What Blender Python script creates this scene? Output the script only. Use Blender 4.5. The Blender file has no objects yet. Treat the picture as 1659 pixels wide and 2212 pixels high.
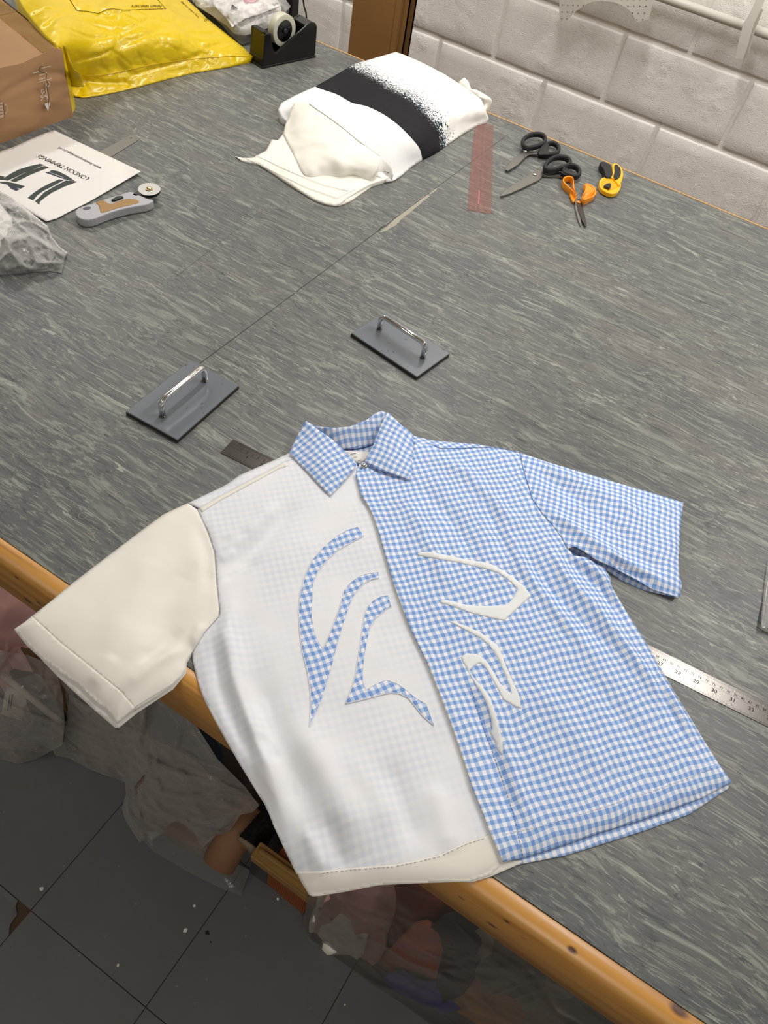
import bpy, bmesh, math, random
import numpy as np
from mathutils import Vector, Matrix, Euler, noise
from mathutils.geometry import delaunay_2d_cdt
random.seed(7); rng = np.random.default_rng(7)
SC = bpy.context.scene; COL = SC.collection
TZ = 0.919                                    # height of the table top above the floor (m)

# ------------------------------------------------------------------ camera
FPX, W, H = 1581.35, 1659.0, 2212.0
CROT = (0.6746, -0.1496, 0.5533); CLOC = (0.7340, -2.8909, TZ + 0.8384)
cd = bpy.data.cameras.new('camera'); cam = bpy.data.objects.new('camera', cd); COL.objects.link(cam)
cam.location = CLOC; cam.rotation_euler = CROT
cd.sensor_fit = 'HORIZONTAL'; cd.sensor_width = 36; cd.lens = 36 * FPX / W; cd.clip_start = .02
SC.camera = cam
# ------------------------------------------------------------------ light
SC.view_settings.view_transform = 'Standard'; SC.view_settings.look = 'None'
SC.view_settings.exposure = 0.0; SC.view_settings.gamma = 1; SC.view_settings.use_curve_mapping = False
wd = bpy.data.worlds.new('world'); SC.world = wd; wd.use_nodes = True
wd.node_tree.nodes['Background'].inputs[0].default_value = (.9, .95, 1, 1)
wd.node_tree.nodes['Background'].inputs[1].default_value = .05
CEIL = 2.80
LAMPS = [(1.41, -.92, 1.4), (-.15, -.92, 1.4), (-1.9, -.92, 1.4), (1.41, -4.0, 1.5), (-1.0, -4.0, 1.5)]   # x, y, length of the ceiling battens
LAMP_W = 16.6
for i, (lx, ly, ll) in enumerate(LAMPS):
    ld = bpy.data.lights.new('batten_light', 'AREA'); ld.shape = 'RECTANGLE'; ld.size = .16; ld.size_y = ll
    ld.energy = LAMP_W * ll * (1.15, 1.0, .8, .42, .30)[i]; ld.color = (1.0, .965, .93)
    lo = bpy.data.objects.new('batten_light', ld); COL.objects.link(lo); lo.location = (lx, ly, CEIL - .105)

# ------------------------------------------------------------------ projection helpers (pixel -> point on a real surface)
_R = np.array(Euler(CROT, 'XYZ').to_matrix()); _C = np.array(CLOC)
def ray(px, py):
    px = np.atleast_1d(np.asarray(px, float)); py = np.atleast_1d(np.asarray(py, float))
    return np.stack([(px - W/2)/FPX, -(py - H/2)/FPX, -np.ones_like(px)], 1) @ _R.T
def atv(px, py, z=0.0):                       # z in mm above the table top
    d = ray(px, py); t = (TZ + np.asarray(z, float)/1000 - _C[2]) / d[:, 2]
    return _C + d*t[:, None]
def at(px, py, z=0.0): return Vector(atv(px, py, z)[0])
def at_plane(px, py, P, N):
    d = ray(px, py); N = np.array(N, float); t = ((np.array(P) - _C) @ N) / (d @ N)
    return _C + d*t[:, None]
def world_pts(pts): return [tuple(at(*p)) for p in pts]

# ------------------------------------------------------------------ object helpers
def tag(o, label=None, cat=None, group=None, kind=None):
    if label: o['label'] = label
    if cat: o['category'] = cat
    if group: o['group'] = group
    if kind: o['kind'] = kind
    return o
def thing(name, label, cat, loc, group=None, rz=0):
    o = bpy.data.objects.new(name, None); COL.objects.link(o); o.location = loc; o.rotation_euler = (0, 0, rz)
    o.empty_display_size = .05
    return tag(o, label, cat, group)
def root_off(p):
    v = Vector((0, 0, 0))
    while p is not None: v += p.location; p = p.parent
    return v
def mk(name, verts, faces, mat, parent=None, smooth=True, local=False, uv=None, attrs=None, sharp=None):
    V = np.asarray(verts, float).reshape(-1, 3)
    if parent is not None:
        off = np.zeros(3) if local else np.array(root_off(parent)); loc = (0, 0, 0)
    else:
        loc = (0, 0, 0) if local else (V[:, 0].mean(), V[:, 1].mean(), V[:, 2].min()); off = np.array(loc)
    me = bpy.data.meshes.new(name); me.from_pydata((V - off).tolist(), [], [tuple(f) for f in faces])
    if smooth: me.polygons.foreach_set('use_smooth', [True]*len(me.polygons))
    if uv is not None:
        ul = me.uv_layers.new(name='UVMap'); li = np.empty(len(me.loops), int); me.loops.foreach_get('vertex_index', li)
        ul.data.foreach_set('uv', np.asarray(uv, float)[li].ravel())
    for k, v in (attrs or {}).items():
        a = me.attributes.new(k, 'FLOAT', 'POINT'); a.data.foreach_set('value', np.asarray(v, float))
    if mat: me.materials.append(mat)
    me.update()
    o = bpy.data.objects.new(name, me); COL.objects.link(o); o.location = loc
    if parent is not None: o.parent = parent
    if sharp:
        m = o.modifiers.new('edge', 'BEVEL'); m.width = sharp; m.segments = 2; m.limit_method = 'ANGLE'; m.angle_limit = .6
        m.harden_normals = False
    return o
def solidify(o, t, off=-1):
    m = o.modifiers.new('thickness', 'SOLIDIFY'); m.thickness = t; m.offset = off; return o
def box_vf(x0, x1, y0, y1, z0, z1):
    v = [(x, y, z) for z in (z0, z1) for y in (y0, y1) for x in (x0, x1)]
    return v, [(0, 2, 3, 1), (4, 5, 7, 6), (0, 1, 5, 4), (2, 6, 7, 3), (0, 4, 6, 2), (1, 3, 7, 5)]
def box(name, b, mat, parent=None, bev=0, **k):
    v, f = box_vf(*b); o = mk(name, v, f, mat, parent, smooth=False, **k)
    if bev:
        m = o.modifiers.new('edge', 'BEVEL'); m.width = bev; m.segments = 2
    return o
class MB:
    def __init__(s): s.v = []; s.f = []
    def add(s, v, f):
        n = len(s.v); s.v += [tuple(p) for p in v]; s.f += [tuple(i + n for i in q) for q in f]
    def box(s, *b): s.add(*box_vf(*b))
def prism_vf(bot, top):
    n = len(bot); v = list(bot) + list(top)
    f = [tuple(range(n))[::-1], tuple(range(n, 2*n))] + [(i, (i+1) % n, n + (i+1) % n, n + i) for i in range(n)]
    return v, f
def ccw(pts):
    a = sum(pts[i][0]*pts[(i+1) % len(pts)][1] - pts[(i+1) % len(pts)][0]*pts[i][1] for i in range(len(pts)))
    return pts if a > 0 else pts[::-1]
def prism_px(name, pts, z0, z1, mat, parent=None, bev=0, smooth=False, round_=0, **k):   # outline seen at height z1
    if round_: pts = chaikin(pts, round_)
    top = ccw([tuple(at(p[0], p[1], z1)) for p in pts]); bot = [(x, y, TZ + z0/1000) for x, y, z in top]
    v, f = prism_vf(bot, top); o = mk(name, v, f, mat, parent, smooth=smooth, **k)
    if bev:
        m = o.modifiers.new('edge', 'BEVEL'); m.width = bev; m.segments = 2; m.limit_method = 'ANGLE'; m.angle_limit = .7
    return o
def chaikin(pts, n=2, closed=True):
    P = [np.array(p, float) for p in pts]
    for _ in range(n):
        Q = []; m = len(P)
        for i in range(m if closed else m-1):
            a, b = P[i], P[(i+1) % m]; Q += [a*.75 + b*.25, a*.25 + b*.75]
        if not closed: Q = [P[0]] + Q + [P[-1]]
        P = Q
    return [tuple(p) for p in P]
def tube_vf(path, r, closed=False, n=10, flat=1.0, up=(0, 0, 1)):
    P = [Vector(p) for p in path]; m = len(P); R = r if hasattr(r, '__len__') else [r]*m
    V = []; F = []; U = Vector(up)
    for i in range(m):
        if closed: t = P[(i+1) % m] - P[i-1]
        else: t = P[min(i+1, m-1)] - P[max(i-1, 0)]
        t.normalize(); s = t.cross(U)
        if s.length < 1e-3: s = t.cross(Vector((1, 0, .1)))
        s.normalize(); w = s.cross(t)
        for j in range(n):
            a = 2*math.pi*j/n; V.append(P[i] + s*(R[i]*math.cos(a)) + w*(R[i]*flat*math.sin(a)))
    for i in range(m if closed else m-1):
        for j in range(n):
            a, b = i*n + j, i*n + (j+1) % n; c, d = ((i+1) % m)*n + (j+1) % n, ((i+1) % m)*n + j
            F.append((a, b, c, d))
    if not closed: F += [tuple(range(n))[::-1], tuple(range((m-1)*n, m*n))]
    return V, F
def tube(name, path, r, mat, parent=None, **k):
    kw = {a: k.pop(a) for a in ('closed', 'n', 'flat', 'up') if a in k}
    return mk(name, *tube_vf(path, r, **kw), mat, parent, **k)
def lathe_vf(prof, c, ax=(0, 0, 1), n=24):    # prof: (radius, height)
    ax = Vector(ax).normalized(); s = ax.orthogonal().normalized(); w = ax.cross(s); c = Vector(c); V = []; F = []
    for r, h in prof:
        for j in range(n):
            a = 2*math.pi*j/n; V.append(c + ax*h + (s*math.cos(a) + w*math.sin(a))*max(r, 1e-5))
    for i in range(len(prof)-1):
        for j in range(n): F.append((i*n + j, i*n + (j+1) % n, (i+1)*n + (j+1) % n, (i+1)*n + j))
    F += [tuple(range(n))[::-1], tuple(range((len(prof)-1)*n, len(prof)*n))]
    return V, F
def lathe(name, prof, c, mat, parent=None, ax=(0, 0, 1), n=24, **k): return mk(name, *lathe_vf(prof, c, ax, n), mat, parent, **k)

# ------------------------------------------------------------------ soft surfaces
def inside(px, py, poly):
    r = np.zeros(len(px), bool); n = len(poly)
    for i in range(n):
        x0, y0 = poly[i]; x1, y1 = poly[(i+1) % n]
        if y0 == y1: continue
        c = ((y0 > py) != (y1 > py)) & (px < (x1 - x0)*(py - y0)/(y1 - y0) + x0); r ^= c
    return r
def dist_poly(px, py, pts, closed=True):
    d = np.full(len(px), 1e9); n = len(pts)
    for i in range(n if closed else n-1):
        a = np.array(pts[i][:2], float); b = np.array(pts[(i+1) % n][:2], float); ab = b - a; L = max(ab @ ab, 1e-12)
        t = np.clip(((px - a[0])*ab[0] + (py - a[1])*ab[1])/L, 0, 1)
        d = np.minimum(d, np.hypot(px - a[0] - t*ab[0], py - a[1] - t*ab[1]))
    return d
def triangulate(poly, step):
    B = []; n = len(poly)
    for i in range(n):
        a = np.array(poly[i]); b = np.array(poly[(i+1) % n]); k = max(1, int(np.hypot(*(b-a))/step + .5))
        B += [a + (b-a)*j/k for j in range(k)]
    B = np.array(B); x0, y0 = B.min(0); x1, y1 = B.max(0)
    ys = np.arange(y0, y1, step*.87); gx = []; gy = []
    for j, y in enumerate(ys):
        x = np.arange(x0 + (j % 2)*step/2, x1, step); gx.append(x); gy.append(np.full(len(x), y))
    gx = np.concatenate(gx); gy = np.concatenate(gy); m = inside(gx, gy, B) ; gx, gy = gx[m], gy[m]
    m = dist_poly(gx, gy, B) > step*.55; gx, gy = gx[m], gy[m]
    pts = [Vector((float(a), float(b))) for a, b in B] + [Vector((float(a), float(b))) for a, b in zip(gx, gy)]
    nb = len(B)
    v, e, f, *_ = delaunay_2d_cdt(pts, [(i, (i+1) % nb) for i in range(nb)], [list(range(nb))], 1, 1e-5)
    v = np.array([(a.x, a.y) for a in v]); F = []
    for t in f:
        a, b, c = v[t[0]], v[t[1]], v[t[2]]
        s = (b[0]-a[0])*(c[1]-a[1]) - (b[1]-a[1])*(c[0]-a[0])
        F.append(tuple(t) if s < 0 else tuple(t)[::-1])          # pixel y runs down: keep normals up
    return v, F, nb
class TPS:
    def __init__(s, ctrl):
        c = np.array(ctrl, float); s.p = c[:, :2]; n = len(c); s.sc = 200.0
        P = s.p/s.sc; r = np.hypot(P[:, None, 0]-P[None, :, 0], P[:, None, 1]-P[None, :, 1]); K = s.k(r)
        A = np.zeros((n+3, n+3)); A[:n, :n] = K + np.eye(n)*1e-4; A[:n, n] = 1; A[:n, n+1:] = P; A[n:, :n] = A[:n, n:].T
        s.w = np.linalg.solve(A, np.concatenate([c[:, 2], [0, 0, 0]]))
    def k(s, r): return np.where(r > 0, r*r*np.log(np.maximum(r, 1e-9)), 0)
    def __call__(s, px, py):
        px = np.atleast_1d(np.asarray(px, float)); py = np.atleast_1d(np.asarray(py, float)); out = np.zeros(len(px))
        P = s.p/s.sc; n = len(P)
        r = np.hypot(px[:, None]/s.sc - P[None, :, 0], py[:, None]/s.sc - P[None, :, 1])
        return s.k(r) @ s.w[:n] + s.w[n] + s.w[n+1]*px/s.sc + s.w[n+2]*py/s.sc
def fbm(P, scale, seed=0, oct=2):
    o = Vector((seed*17.3, seed*5.1, seed*9.7)); return np.array([noise.fractal(Vector(p)*scale + o, 1, 2, oct) for p in P])
def crease(P, scale, seed=0):                 # crumpled-sheet relief, 0..1
    o = Vector((seed*13.3, seed*7.1, 0)); r = []
    for p in P:
        q = Vector((p[0], p[1], p[2]))*scale + o; q += noise.noise_vector(q*.7)*.45
        d, _ = noise.voronoi(q); r.append(d[1]-d[0])
    return np.array(r)
def ridges(P, scale, seed=0, w=.10): return np.exp(-(crease(P, scale, seed)/w)**2)
def uvplane(P, ang, o=(0, 0)):                # mm along a direction in the table plane
    c, s = math.cos(ang), math.sin(ang); x = (P[:, 0]-o[0])*1000; y = (P[:, 1]-o[1])*1000
    return np.stack([x*c + y*s, -x*s + y*c], 1)
def soft(name, outline, inner, mat, parent=None, step=5, noise_fn=None, skirt=None, thick=None, ang=0, attrs=None, round_=0, label=None, edge_noise=False, zmin=None):
    """cloth, paper or film patch: outline and inner control points are (px, py, height mm)"""
    ctrl = list(outline) + list(inner); T = TPS(ctrl)
    poly = [p[:2] for p in outline]
    if round_: poly = chaikin(poly, round_)
    v, F, nb = triangulate(poly, step)
    z = T(v[:, 0], v[:, 1])
    if noise_fn is not None:
        P0 = atv(v[:, 0], v[:, 1], z); dz = noise_fn(P0)
        if not edge_noise: dz = dz*np.clip(dist_poly(v[:, 0], v[:, 1], poly)/(step*2.5), 0, 1)
        z = z + dz
    if zmin is not None: z = np.maximum(z, zmin)
    P = atv(v[:, 0], v[:, 1], z); uv = uvplane(P, ang); A = {k: f(v[:, 0], v[:, 1]) for k, f in (attrs or {}).items()}
    if skirt is not None:                     # walls down to the surface it lies on, drawn in a little
        bd = [i for i in boundary(F)]; n0 = len(P); c = P.mean(0)
        Q = P[bd].copy(); Q[:, :2] += (c[:2]-Q[:, :2])*.02; Q[:, 2] = TZ + skirt/1000
        P = np.concatenate([P, Q]); uv = np.concatenate([uv, uv[bd]]); A = {k: np.concatenate([a, a[bd]]) for k, a in A.items()}
        m = len(bd); F = F + [(bd[i], n0 + i, n0 + (i+1) % m, bd[(i+1) % m]) for i in range(m)]
    o = mk(name, P, F, mat, parent, uv=uv, attrs=A)
    if thick: solidify(o, thick)
    if label: o['label'] = label
    return o, T
def boundary(F):
    E = {}
    for f in F:
        for i in range(len(f)):
            a, b = f[i], f[(i+1) % len(f)]
            if (b, a) in E: del E[(b, a)]
            else: E[(a, b)] = 1
    nx = {a: b for a, b in E}; s = next(iter(nx)); L = [s]; c = nx[s]
    while c != s and len(L) < 100000: L.append(c); c = nx[c]
    return L[::-1] if False else L

# ------------------------------------------------------------------ materials
def lin(c): return tuple(((x/255)/12.92 if x/255 <= .04045 else ((x/255+.055)/1.055)**2.4) for x in c) + (1,)
class N:
    def __init__(s, name):
        s.m = bpy.data.materials.new(name); s.m.use_nodes = True; s.t = s.m.node_tree; s.b = s.t.nodes['Principled BSDF']; s.out = s.t.nodes['Material Output']
    def n(s, typ, ins=None, **k):
        o = s.t.nodes.new(typ)
        for a, b in k.items(): setattr(o, a, b)
        for a, b in (ins or {}).items():
            if isinstance(b, bpy.types.NodeSocket): s.t.links.new(b, o.inputs[a])
            else: o.inputs[a].default_value = b
        return o
    def L(s, a, b): s.t.links.new(a, b)
    def math(s, op, a, b=None, c=None):
        ins = {0: a}
        if b is not None: ins[1] = b
        if c is not None: ins[2] = c
        return s.n('ShaderNodeMath', ins, operation=op).outputs[0]
    def ramp(s, f, stops, interp='LINEAR'):
        r = s.n('ShaderNodeValToRGB', {0: f}); e = r.color_ramp; e.interpolation = interp
        while len(e.elements) < len(stops): e.elements.new(.5)
        for i, (p, c) in enumerate(stops): e.elements[i].position = p; e.elements[i].color = c if len(c) == 4 else lin(c)
        return r.outputs[0]
    def mix(s, f, a, b, mode='MIX'):
        m = s.n('ShaderNodeMix', data_type='RGBA', blend_type=mode)
        for i, v in ((0, f), (6, a), (7, b)):
            if isinstance(v, bpy.types.NodeSocket): s.L(v, m.inputs[i])
            else: m.inputs[i].default_value = v
        return m.outputs[2]
    def coord(s, kind='Object', scale=(1, 1, 1), rot=(0, 0, 0), loc=(0, 0, 0)):
        tc = s.n('ShaderNodeTexCoord'); m = s.n('ShaderNodeMapping', {0: tc.outputs[kind]}); m.inputs['Scale'].default_value = scale
        m.inputs['Rotation'].default_value = rot; m.inputs['Location'].default_value = loc; return m.outputs[0]
    def noise(s, vec, scale, detail=4, rough=.6, dist=0):
        return s.n('ShaderNodeTexNoise', {'Vector': vec, 'Scale': scale, 'Detail': detail, 'Roughness': rough, 'Distortion': dist}).outputs[0]
    def bump(s, h, strength=.3, dist=.001, prev=None):
        ins = {'Height': h, 'Strength': strength, 'Distance': dist}
        if prev is not None: ins['Normal'] = prev
        o = s.n('ShaderNodeBump', ins).outputs[0]; s.L(o, s.b.inputs['Normal']); return o
    def col(s, c):
        if isinstance(c, bpy.types.NodeSocket): s.L(c, s.b.inputs['Base Color'])
        else: s.b.inputs['Base Color'].default_value = c
    def set(s, **k):
        for a, b in k.items():
            i = s.b.inputs[a.replace('_', ' ')]
            if isinstance(b, bpy.types.NodeSocket): s.L(b, i)
            else: i.default_value = b
        return s
def plain(name, c, rough=.6, metal=0, var=.0, bump=0, bscale=200, **k):
    m = N(name); base = lin(c)
    if var:
        v = m.noise(m.coord(), 18, 4); m.col(m.mix(v, tuple(x*(1-var) for x in base[:3]) + (1,), tuple(min(1, x*(1+var)) for x in base[:3]) + (1,)))
    else: m.col(base)
    m.set(Roughness=rough, Metallic=metal, **k)
    if bump: m.bump(m.noise(m.coord(), bscale, 3), bump, .001)
    return m.m
def gingham(name, pu=9.2, pv=10.2, fade=0.0, warp=1.2):
    m = N(name); tc = m.n('ShaderNodeTexCoord').outputs['UV']
    w = m.n('ShaderNodeTexNoise', {'Vector': tc, 'Scale': .018, 'Detail': 1}).outputs['Color']
    w = m.n('ShaderNodeVectorMath', {0: w, 1: (.5, .5, .5)}, operation='SUBTRACT').outputs[0]
    w = m.n('ShaderNodeVectorMath', {0: w, 'Scale': warp*9}, operation='SCALE').outputs[0]
    uv = m.n('ShaderNodeVectorMath', {0: tc, 1: w}, operation='ADD').outputs[0]
    s = m.n('ShaderNodeSeparateXYZ', {0: uv}); 
    def stripe(x, p):
        f = m.math('FRACT', m.math('DIVIDE', x, p)); d = m.math('ABSOLUTE', m.math('SUBTRACT', f, .5))
        mr = m.n('ShaderNodeMapRange', {0: d, 1: .225, 2: .275, 3: 1, 4: 0}); return mr.outputs[0]
    a = stripe(s.outputs[0], pu); b = stripe(s.outputs[1], pv)
    fib = m.n('ShaderNodeTexNoise', {'Vector': m.n('ShaderNodeVectorMath', {0: uv, 1: (1, .25, 1)}, operation='MULTIPLY').outputs[0], 'Scale': 2.2, 'Detail': 2}).outputs[0]
    t = m.math('MULTIPLY', m.math('ADD', a, b), m.math('ADD', .44, m.math('MULTIPLY', fib, .12)))
    white, mid, dark = lin((243, 243, 248)), lin((180, 202, 239)), lin((122, 160, 220))
    c = m.ramp(t, [(0, white), (.5, mid), (1, dark)])
    if fade: c = m.mix(fade, c, lin((240, 238, 232)))
    m.col(c); m.set(Roughness=.85); m.b.inputs['Specular IOR Level'].default_value = .15
    m.bump(m.n('ShaderNodeTexNoise', {'Vector': uv, 'Scale': 1.5, 'Detail': 2}).outputs[0], .12, .0004)
    return m.m
def white_cloth(name, c=(240, 237, 230), show=0.0):
    m = N(name); tc = m.n('ShaderNodeTexCoord').outputs['UV']
    base = m.ramp(m.n('ShaderNodeTexNoise', {'Vector': tc, 'Scale': .02, 'Detail': 2}).outputs[0], [(.3, lin(c)), (.7, lin(tuple(int(x*.985) for x in c)))])
    if show:                                   # checked layer underneath showing through thin cotton
        s = m.n('ShaderNodeSeparateXYZ', {0: tc})
        def st(x, p): return m.n('ShaderNodeMapRange', {0: m.math('ABSOLUTE', m.math('SUBTRACT', m.math('FRACT', m.math('DIVIDE', x, p)), .5)), 1: .17, 2: .33, 3: 1, 4: 0}).outputs[0]
        k = m.math('MULTIPLY', m.math('ADD', st(s.outputs[0], 9.2), st(s.outputs[1], 10.2)), .5)
        pat = m.n('ShaderNodeMapRange', {0: m.n('ShaderNodeTexNoise', {'Vector': tc, 'Scale': .011, 'Detail': 2}).outputs[0], 1: .38, 2: .62}).outputs[0]
        base = m.mix(m.math('MULTIPLY', m.math('MULTIPLY', k, pat), show), base, lin((203, 214, 236)))
    m.col(base); m.set(Roughness=.9); m.b.inputs['Specular IOR Level'].default_value = .12
    m.bump(m.n('ShaderNodeTexNoise', {'Vector': tc, 'Scale': 1.8, 'Detail': 2}).outputs[0], .1, .0004)
    return m.m
def film(name, tint=(255, 255, 255), opac=.10, haze=(215, 215, 212), rough=.12, bumps=.5, bs=60):
    m = N(name); t = m.t; tr = m.n('ShaderNodeBsdfTransparent', {0: lin(tint)}); b = m.b
    b.inputs['Base Color'].default_value = lin(haze); b.inputs['Roughness'].default_value = rough; b.inputs['Specular IOR Level'].default_value = .9
    nz = m.noise(m.coord(), bs, 3, .6, .8); nb = m.bump(nz, bumps, .004)
    fr = m.n('ShaderNodeFresnel', {'IOR': 1.45, 'Normal': nb}).outputs[0]
    f = m.math('MINIMUM', m.math('ADD', m.math('MULTIPLY', fr, 1.1), opac), 1.0)
    mx = m.n('ShaderNodeMixShader', {0: f}); m.L(tr.outputs[0], mx.inputs[1]); m.L(b.outputs[0], mx.inputs[2]); m.L(mx.outputs[0], m.out.inputs[0])
    return m.m
def lino():
    m = N('grey_marbled_lino'); wp = m.n('ShaderNodeNewGeometry').outputs['Position']
    def stretched(sx, sy, off, dist=.6, sc=1.0, det=7):
        mp = m.n('ShaderNodeMapping', {0: wp}); mp.inputs['Scale'].default_value = (sx, sy, 1); mp.inputs['Location'].default_value = off
        mp.inputs['Rotation'].default_value = (0, 0, .03)
        wv = m.n('ShaderNodeTexNoise', {'Vector': wp, 'Scale': 7, 'Detail': 2}).outputs['Color']
        wv = m.n('ShaderNodeVectorMath', {0: wv, 'Scale': dist}, operation='SCALE').outputs[0]
        ad = m.n('ShaderNodeVectorMath', {0: mp.outputs[0], 1: wv}, operation='ADD').outputs[0]
        return m.n('ShaderNodeTexNoise', {'Vector': ad, 'Scale': sc, 'Detail': det, 'Roughness': .62, 'Distortion': .9}).outputs[0]
    a = stretched(9, 66, (0, 0, 0), 2.4); b = stretched(13, 110, (3, 1, 0), 3.4); c = stretched(2, 8, (7, 2, 0), .8, 1, 3)
    d = stretched(19, 165, (1, 9, 0), 4.5)
    base = m.ramp(c, [(.3, (90, 94, 95)), (.5, (101, 103, 101)), (.72, (112, 110, 105))])
    def msk(sc, lo, hi, off):
        mp = m.n('ShaderNodeMapping', {0: wp}); mp.inputs['Scale'].default_value = (1.6, 5, 1); mp.inputs['Location'].default_value = off
        return m.n('ShaderNodeMapRange', {0: m.n('ShaderNodeTexNoise', {'Vector': mp.outputs[0], 'Scale': sc, 'Detail': 3}).outputs[0], 1: lo, 2: hi}).outputs[0]
    def over(base, f, stops, c, k, msk_=None):
        v = m.math('MULTIPLY', m.ramp(f, stops), k)
        if msk_ is not None: v = m.math('MULTIPLY', v, msk_)
        return m.mix(v, base, lin(c))
    B0, B1 = (0, 0, 0), (255, 255, 255); p1, p2, p3 = msk(2.2, .40, .62, (0, 0, 0)), msk(3, .42, .6, (5, 2, 0)), msk(2.5, .42, .62, (9, 4, 0))
    base = over(base, b, [(.40, B1), (.47, B0)], (84, 87, 87), .8)
    base = over(base, a, [(.545, B0), (.575, B1)], (128, 130, 122), .8)
    base = over(base, a, [(.61, B0), (.625, B1)], (152, 155, 145), .95, p1)
    base = over(base, b, [(.33, B1), (.37, B0)], (58, 63, 66), .95, p2)
    base = over(base, d, [(.60, B0), (.63, B1)], (162, 164, 153), .95, p3)
    base = over(base, d, [(.355, B1), (.39, B0)], (68, 72, 74), .85)
    e_ = stretched(34, 300, (4, 6, 0), 5.0, det=5)
    base = over(base, e_, [(.57, B0), (.60, B1)], (142, 144, 136), .7)
    base = over(base, e_, [(.38, B1), (.41, B0)], (76, 80, 80), .75)
    m.col(base); m.set(Roughness=.42); m.b.inputs['Specular IOR Level'].default_value = .35
    fine = m.noise(wp, 420, 3); m.bump(fine, .12, .0006)
    return m.m
def pine(name='honey_pine', c1=(202, 146, 70), c2=(168, 114, 44), knots=(), xdir=True, rough=.38):
    m = N(name); wp = m.n('ShaderNodeNewGeometry').outputs['Position']
    mp = m.n('ShaderNodeMapping', {0: wp}); mp.inputs['Scale'].default_value = (2.2, 60, 60) if xdir else (60, 60, 2.2)
    g = m.n('ShaderNodeTexNoise', {'Vector': mp.outputs[0], 'Scale': 1, 'Detail': 4, 'Distortion': .6}).outputs[0]
    col = m.ramp(g, [(.3, c2), (.5, c1), (.75, tuple(min(255, int(x*1.06)) for x in c1))])
    s = m.n('ShaderNodeSeparateXYZ', {0: wp})
    for (kx, ky, kz, r) in knots:
        dv = m.n('ShaderNodeVectorMath', {0: wp, 1: (kx, ky, kz)}, operation='SUBTRACT').outputs[0]
        dv = m.n('ShaderNodeVectorMath', {0: dv, 1: (.55, 1.0, 1.0)}, operation='MULTIPLY').outputs[0]
        L = m.n('ShaderNodeVectorMath', {0: dv}, operation='LENGTH').outputs['Value']
        k = m.n('ShaderNodeMapRange', {0: L, 1: r*.45, 2: r, 3: 1, 4: 0}).outputs[0]; col = m.mix(k, col, lin((84, 44, 22)))
    m.col(col); m.set(Roughness=rough); m.b.inputs['Coat Weight'].default_value = .25; m.b.inputs['Coat Roughness'].default_value = .25
    m.bump(g, .15, .0008); return m.m
def wall_paint():
    m = N('white_masonry_paint'); wp = m.n('ShaderNodeNewGeometry').outputs['Position']
    n1 = m.noise(wp, 3, 3); m.col(m.ramp(n1, [(.3, (240, 237, 231)), (.7, (246, 243, 238))])); m.set(Roughness=.55)
    pits = m.n('ShaderNodeTexVoronoi', {'Vector': wp, 'Scale': 130}).outputs[0]
    pm = m.math('MULTIPLY', m.ramp(pits, [(.0, (0, 0, 0)), (.28, (255, 255, 255))]), 1.0)
    rough = m.noise(wp, 55, 5, .7); patch = m.ramp(m.noise(wp, 6, 2), [(.52, (0, 0, 0)), (.66, (255, 255, 255))])
    h = m.math('ADD', m.math('MULTIPLY', pm, .35), m.math('MULTIPLY', m.math('MULTIPLY', rough, patch), 2.2))
    m.bump(m.math('ADD', h, m.math('MULTIPLY', m.noise(wp, 260, 2), .45)), .75, .003); return m.m
def floor_mat():
    m = N('dark_grey_vinyl'); wp = m.n('ShaderNodeNewGeometry').outputs['Position']
    n1 = m.noise(wp, 2.5, 4); c = m.ramp(n1, [(.3, (95, 96, 98)), (.7, (107, 108, 108))])
    st = m.ramp(m.noise(wp, 16, 5, .7, .5), [(.60, (0, 0, 0)), (.66, (150, 150, 150))]); c = m.mix(st, c, lin((98, 98, 84)))
    sp = m.ramp(m.n('ShaderNodeTexVoronoi', {'Vector': wp, 'Scale': 26}).outputs[0], [(.035, (255, 255, 255)), (.06, (0, 0, 0))]); c = m.mix(m.math('MULTIPLY', sp, .6), c, lin((150, 145, 132)))
    m.col(c); m.set(Roughness=.5); m.bump(m.noise(wp, 30, 5), .2, .002); return m.m
def card(name, c=(168, 130, 94)):
    m = N(name); wp = m.coord(); n1 = m.noise(wp, 9, 4); cc = lin(c)
    m.col(m.mix(n1, tuple(x*.9 for x in cc[:3]) + (1,), tuple(min(1, x*1.1) for x in cc[:3]) + (1,))); m.set(Roughness=.75); m.b.inputs['Specular IOR Level'].default_value = .25
    w = m.n('ShaderNodeTexWave', {'Vector': wp, 'Scale': 60, 'Distortion': .3}).outputs[0]; m.bump(m.math('ADD', m.math('MULTIPLY', w, .25), m.noise(wp, 40, 3)), .12, .001); return m.m
def steel(name, c=(190, 188, 184), rough=.28, brushed=True):
    m = N(name); m.col(lin(c)); m.set(Metallic=1.0, Roughness=rough)
    if brushed:
        mp = m.coord(scale=(30, 900, 900)); g = m.noise(mp, 1, 2); m.bump(g, .08, .0003)
    return m.m
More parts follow.
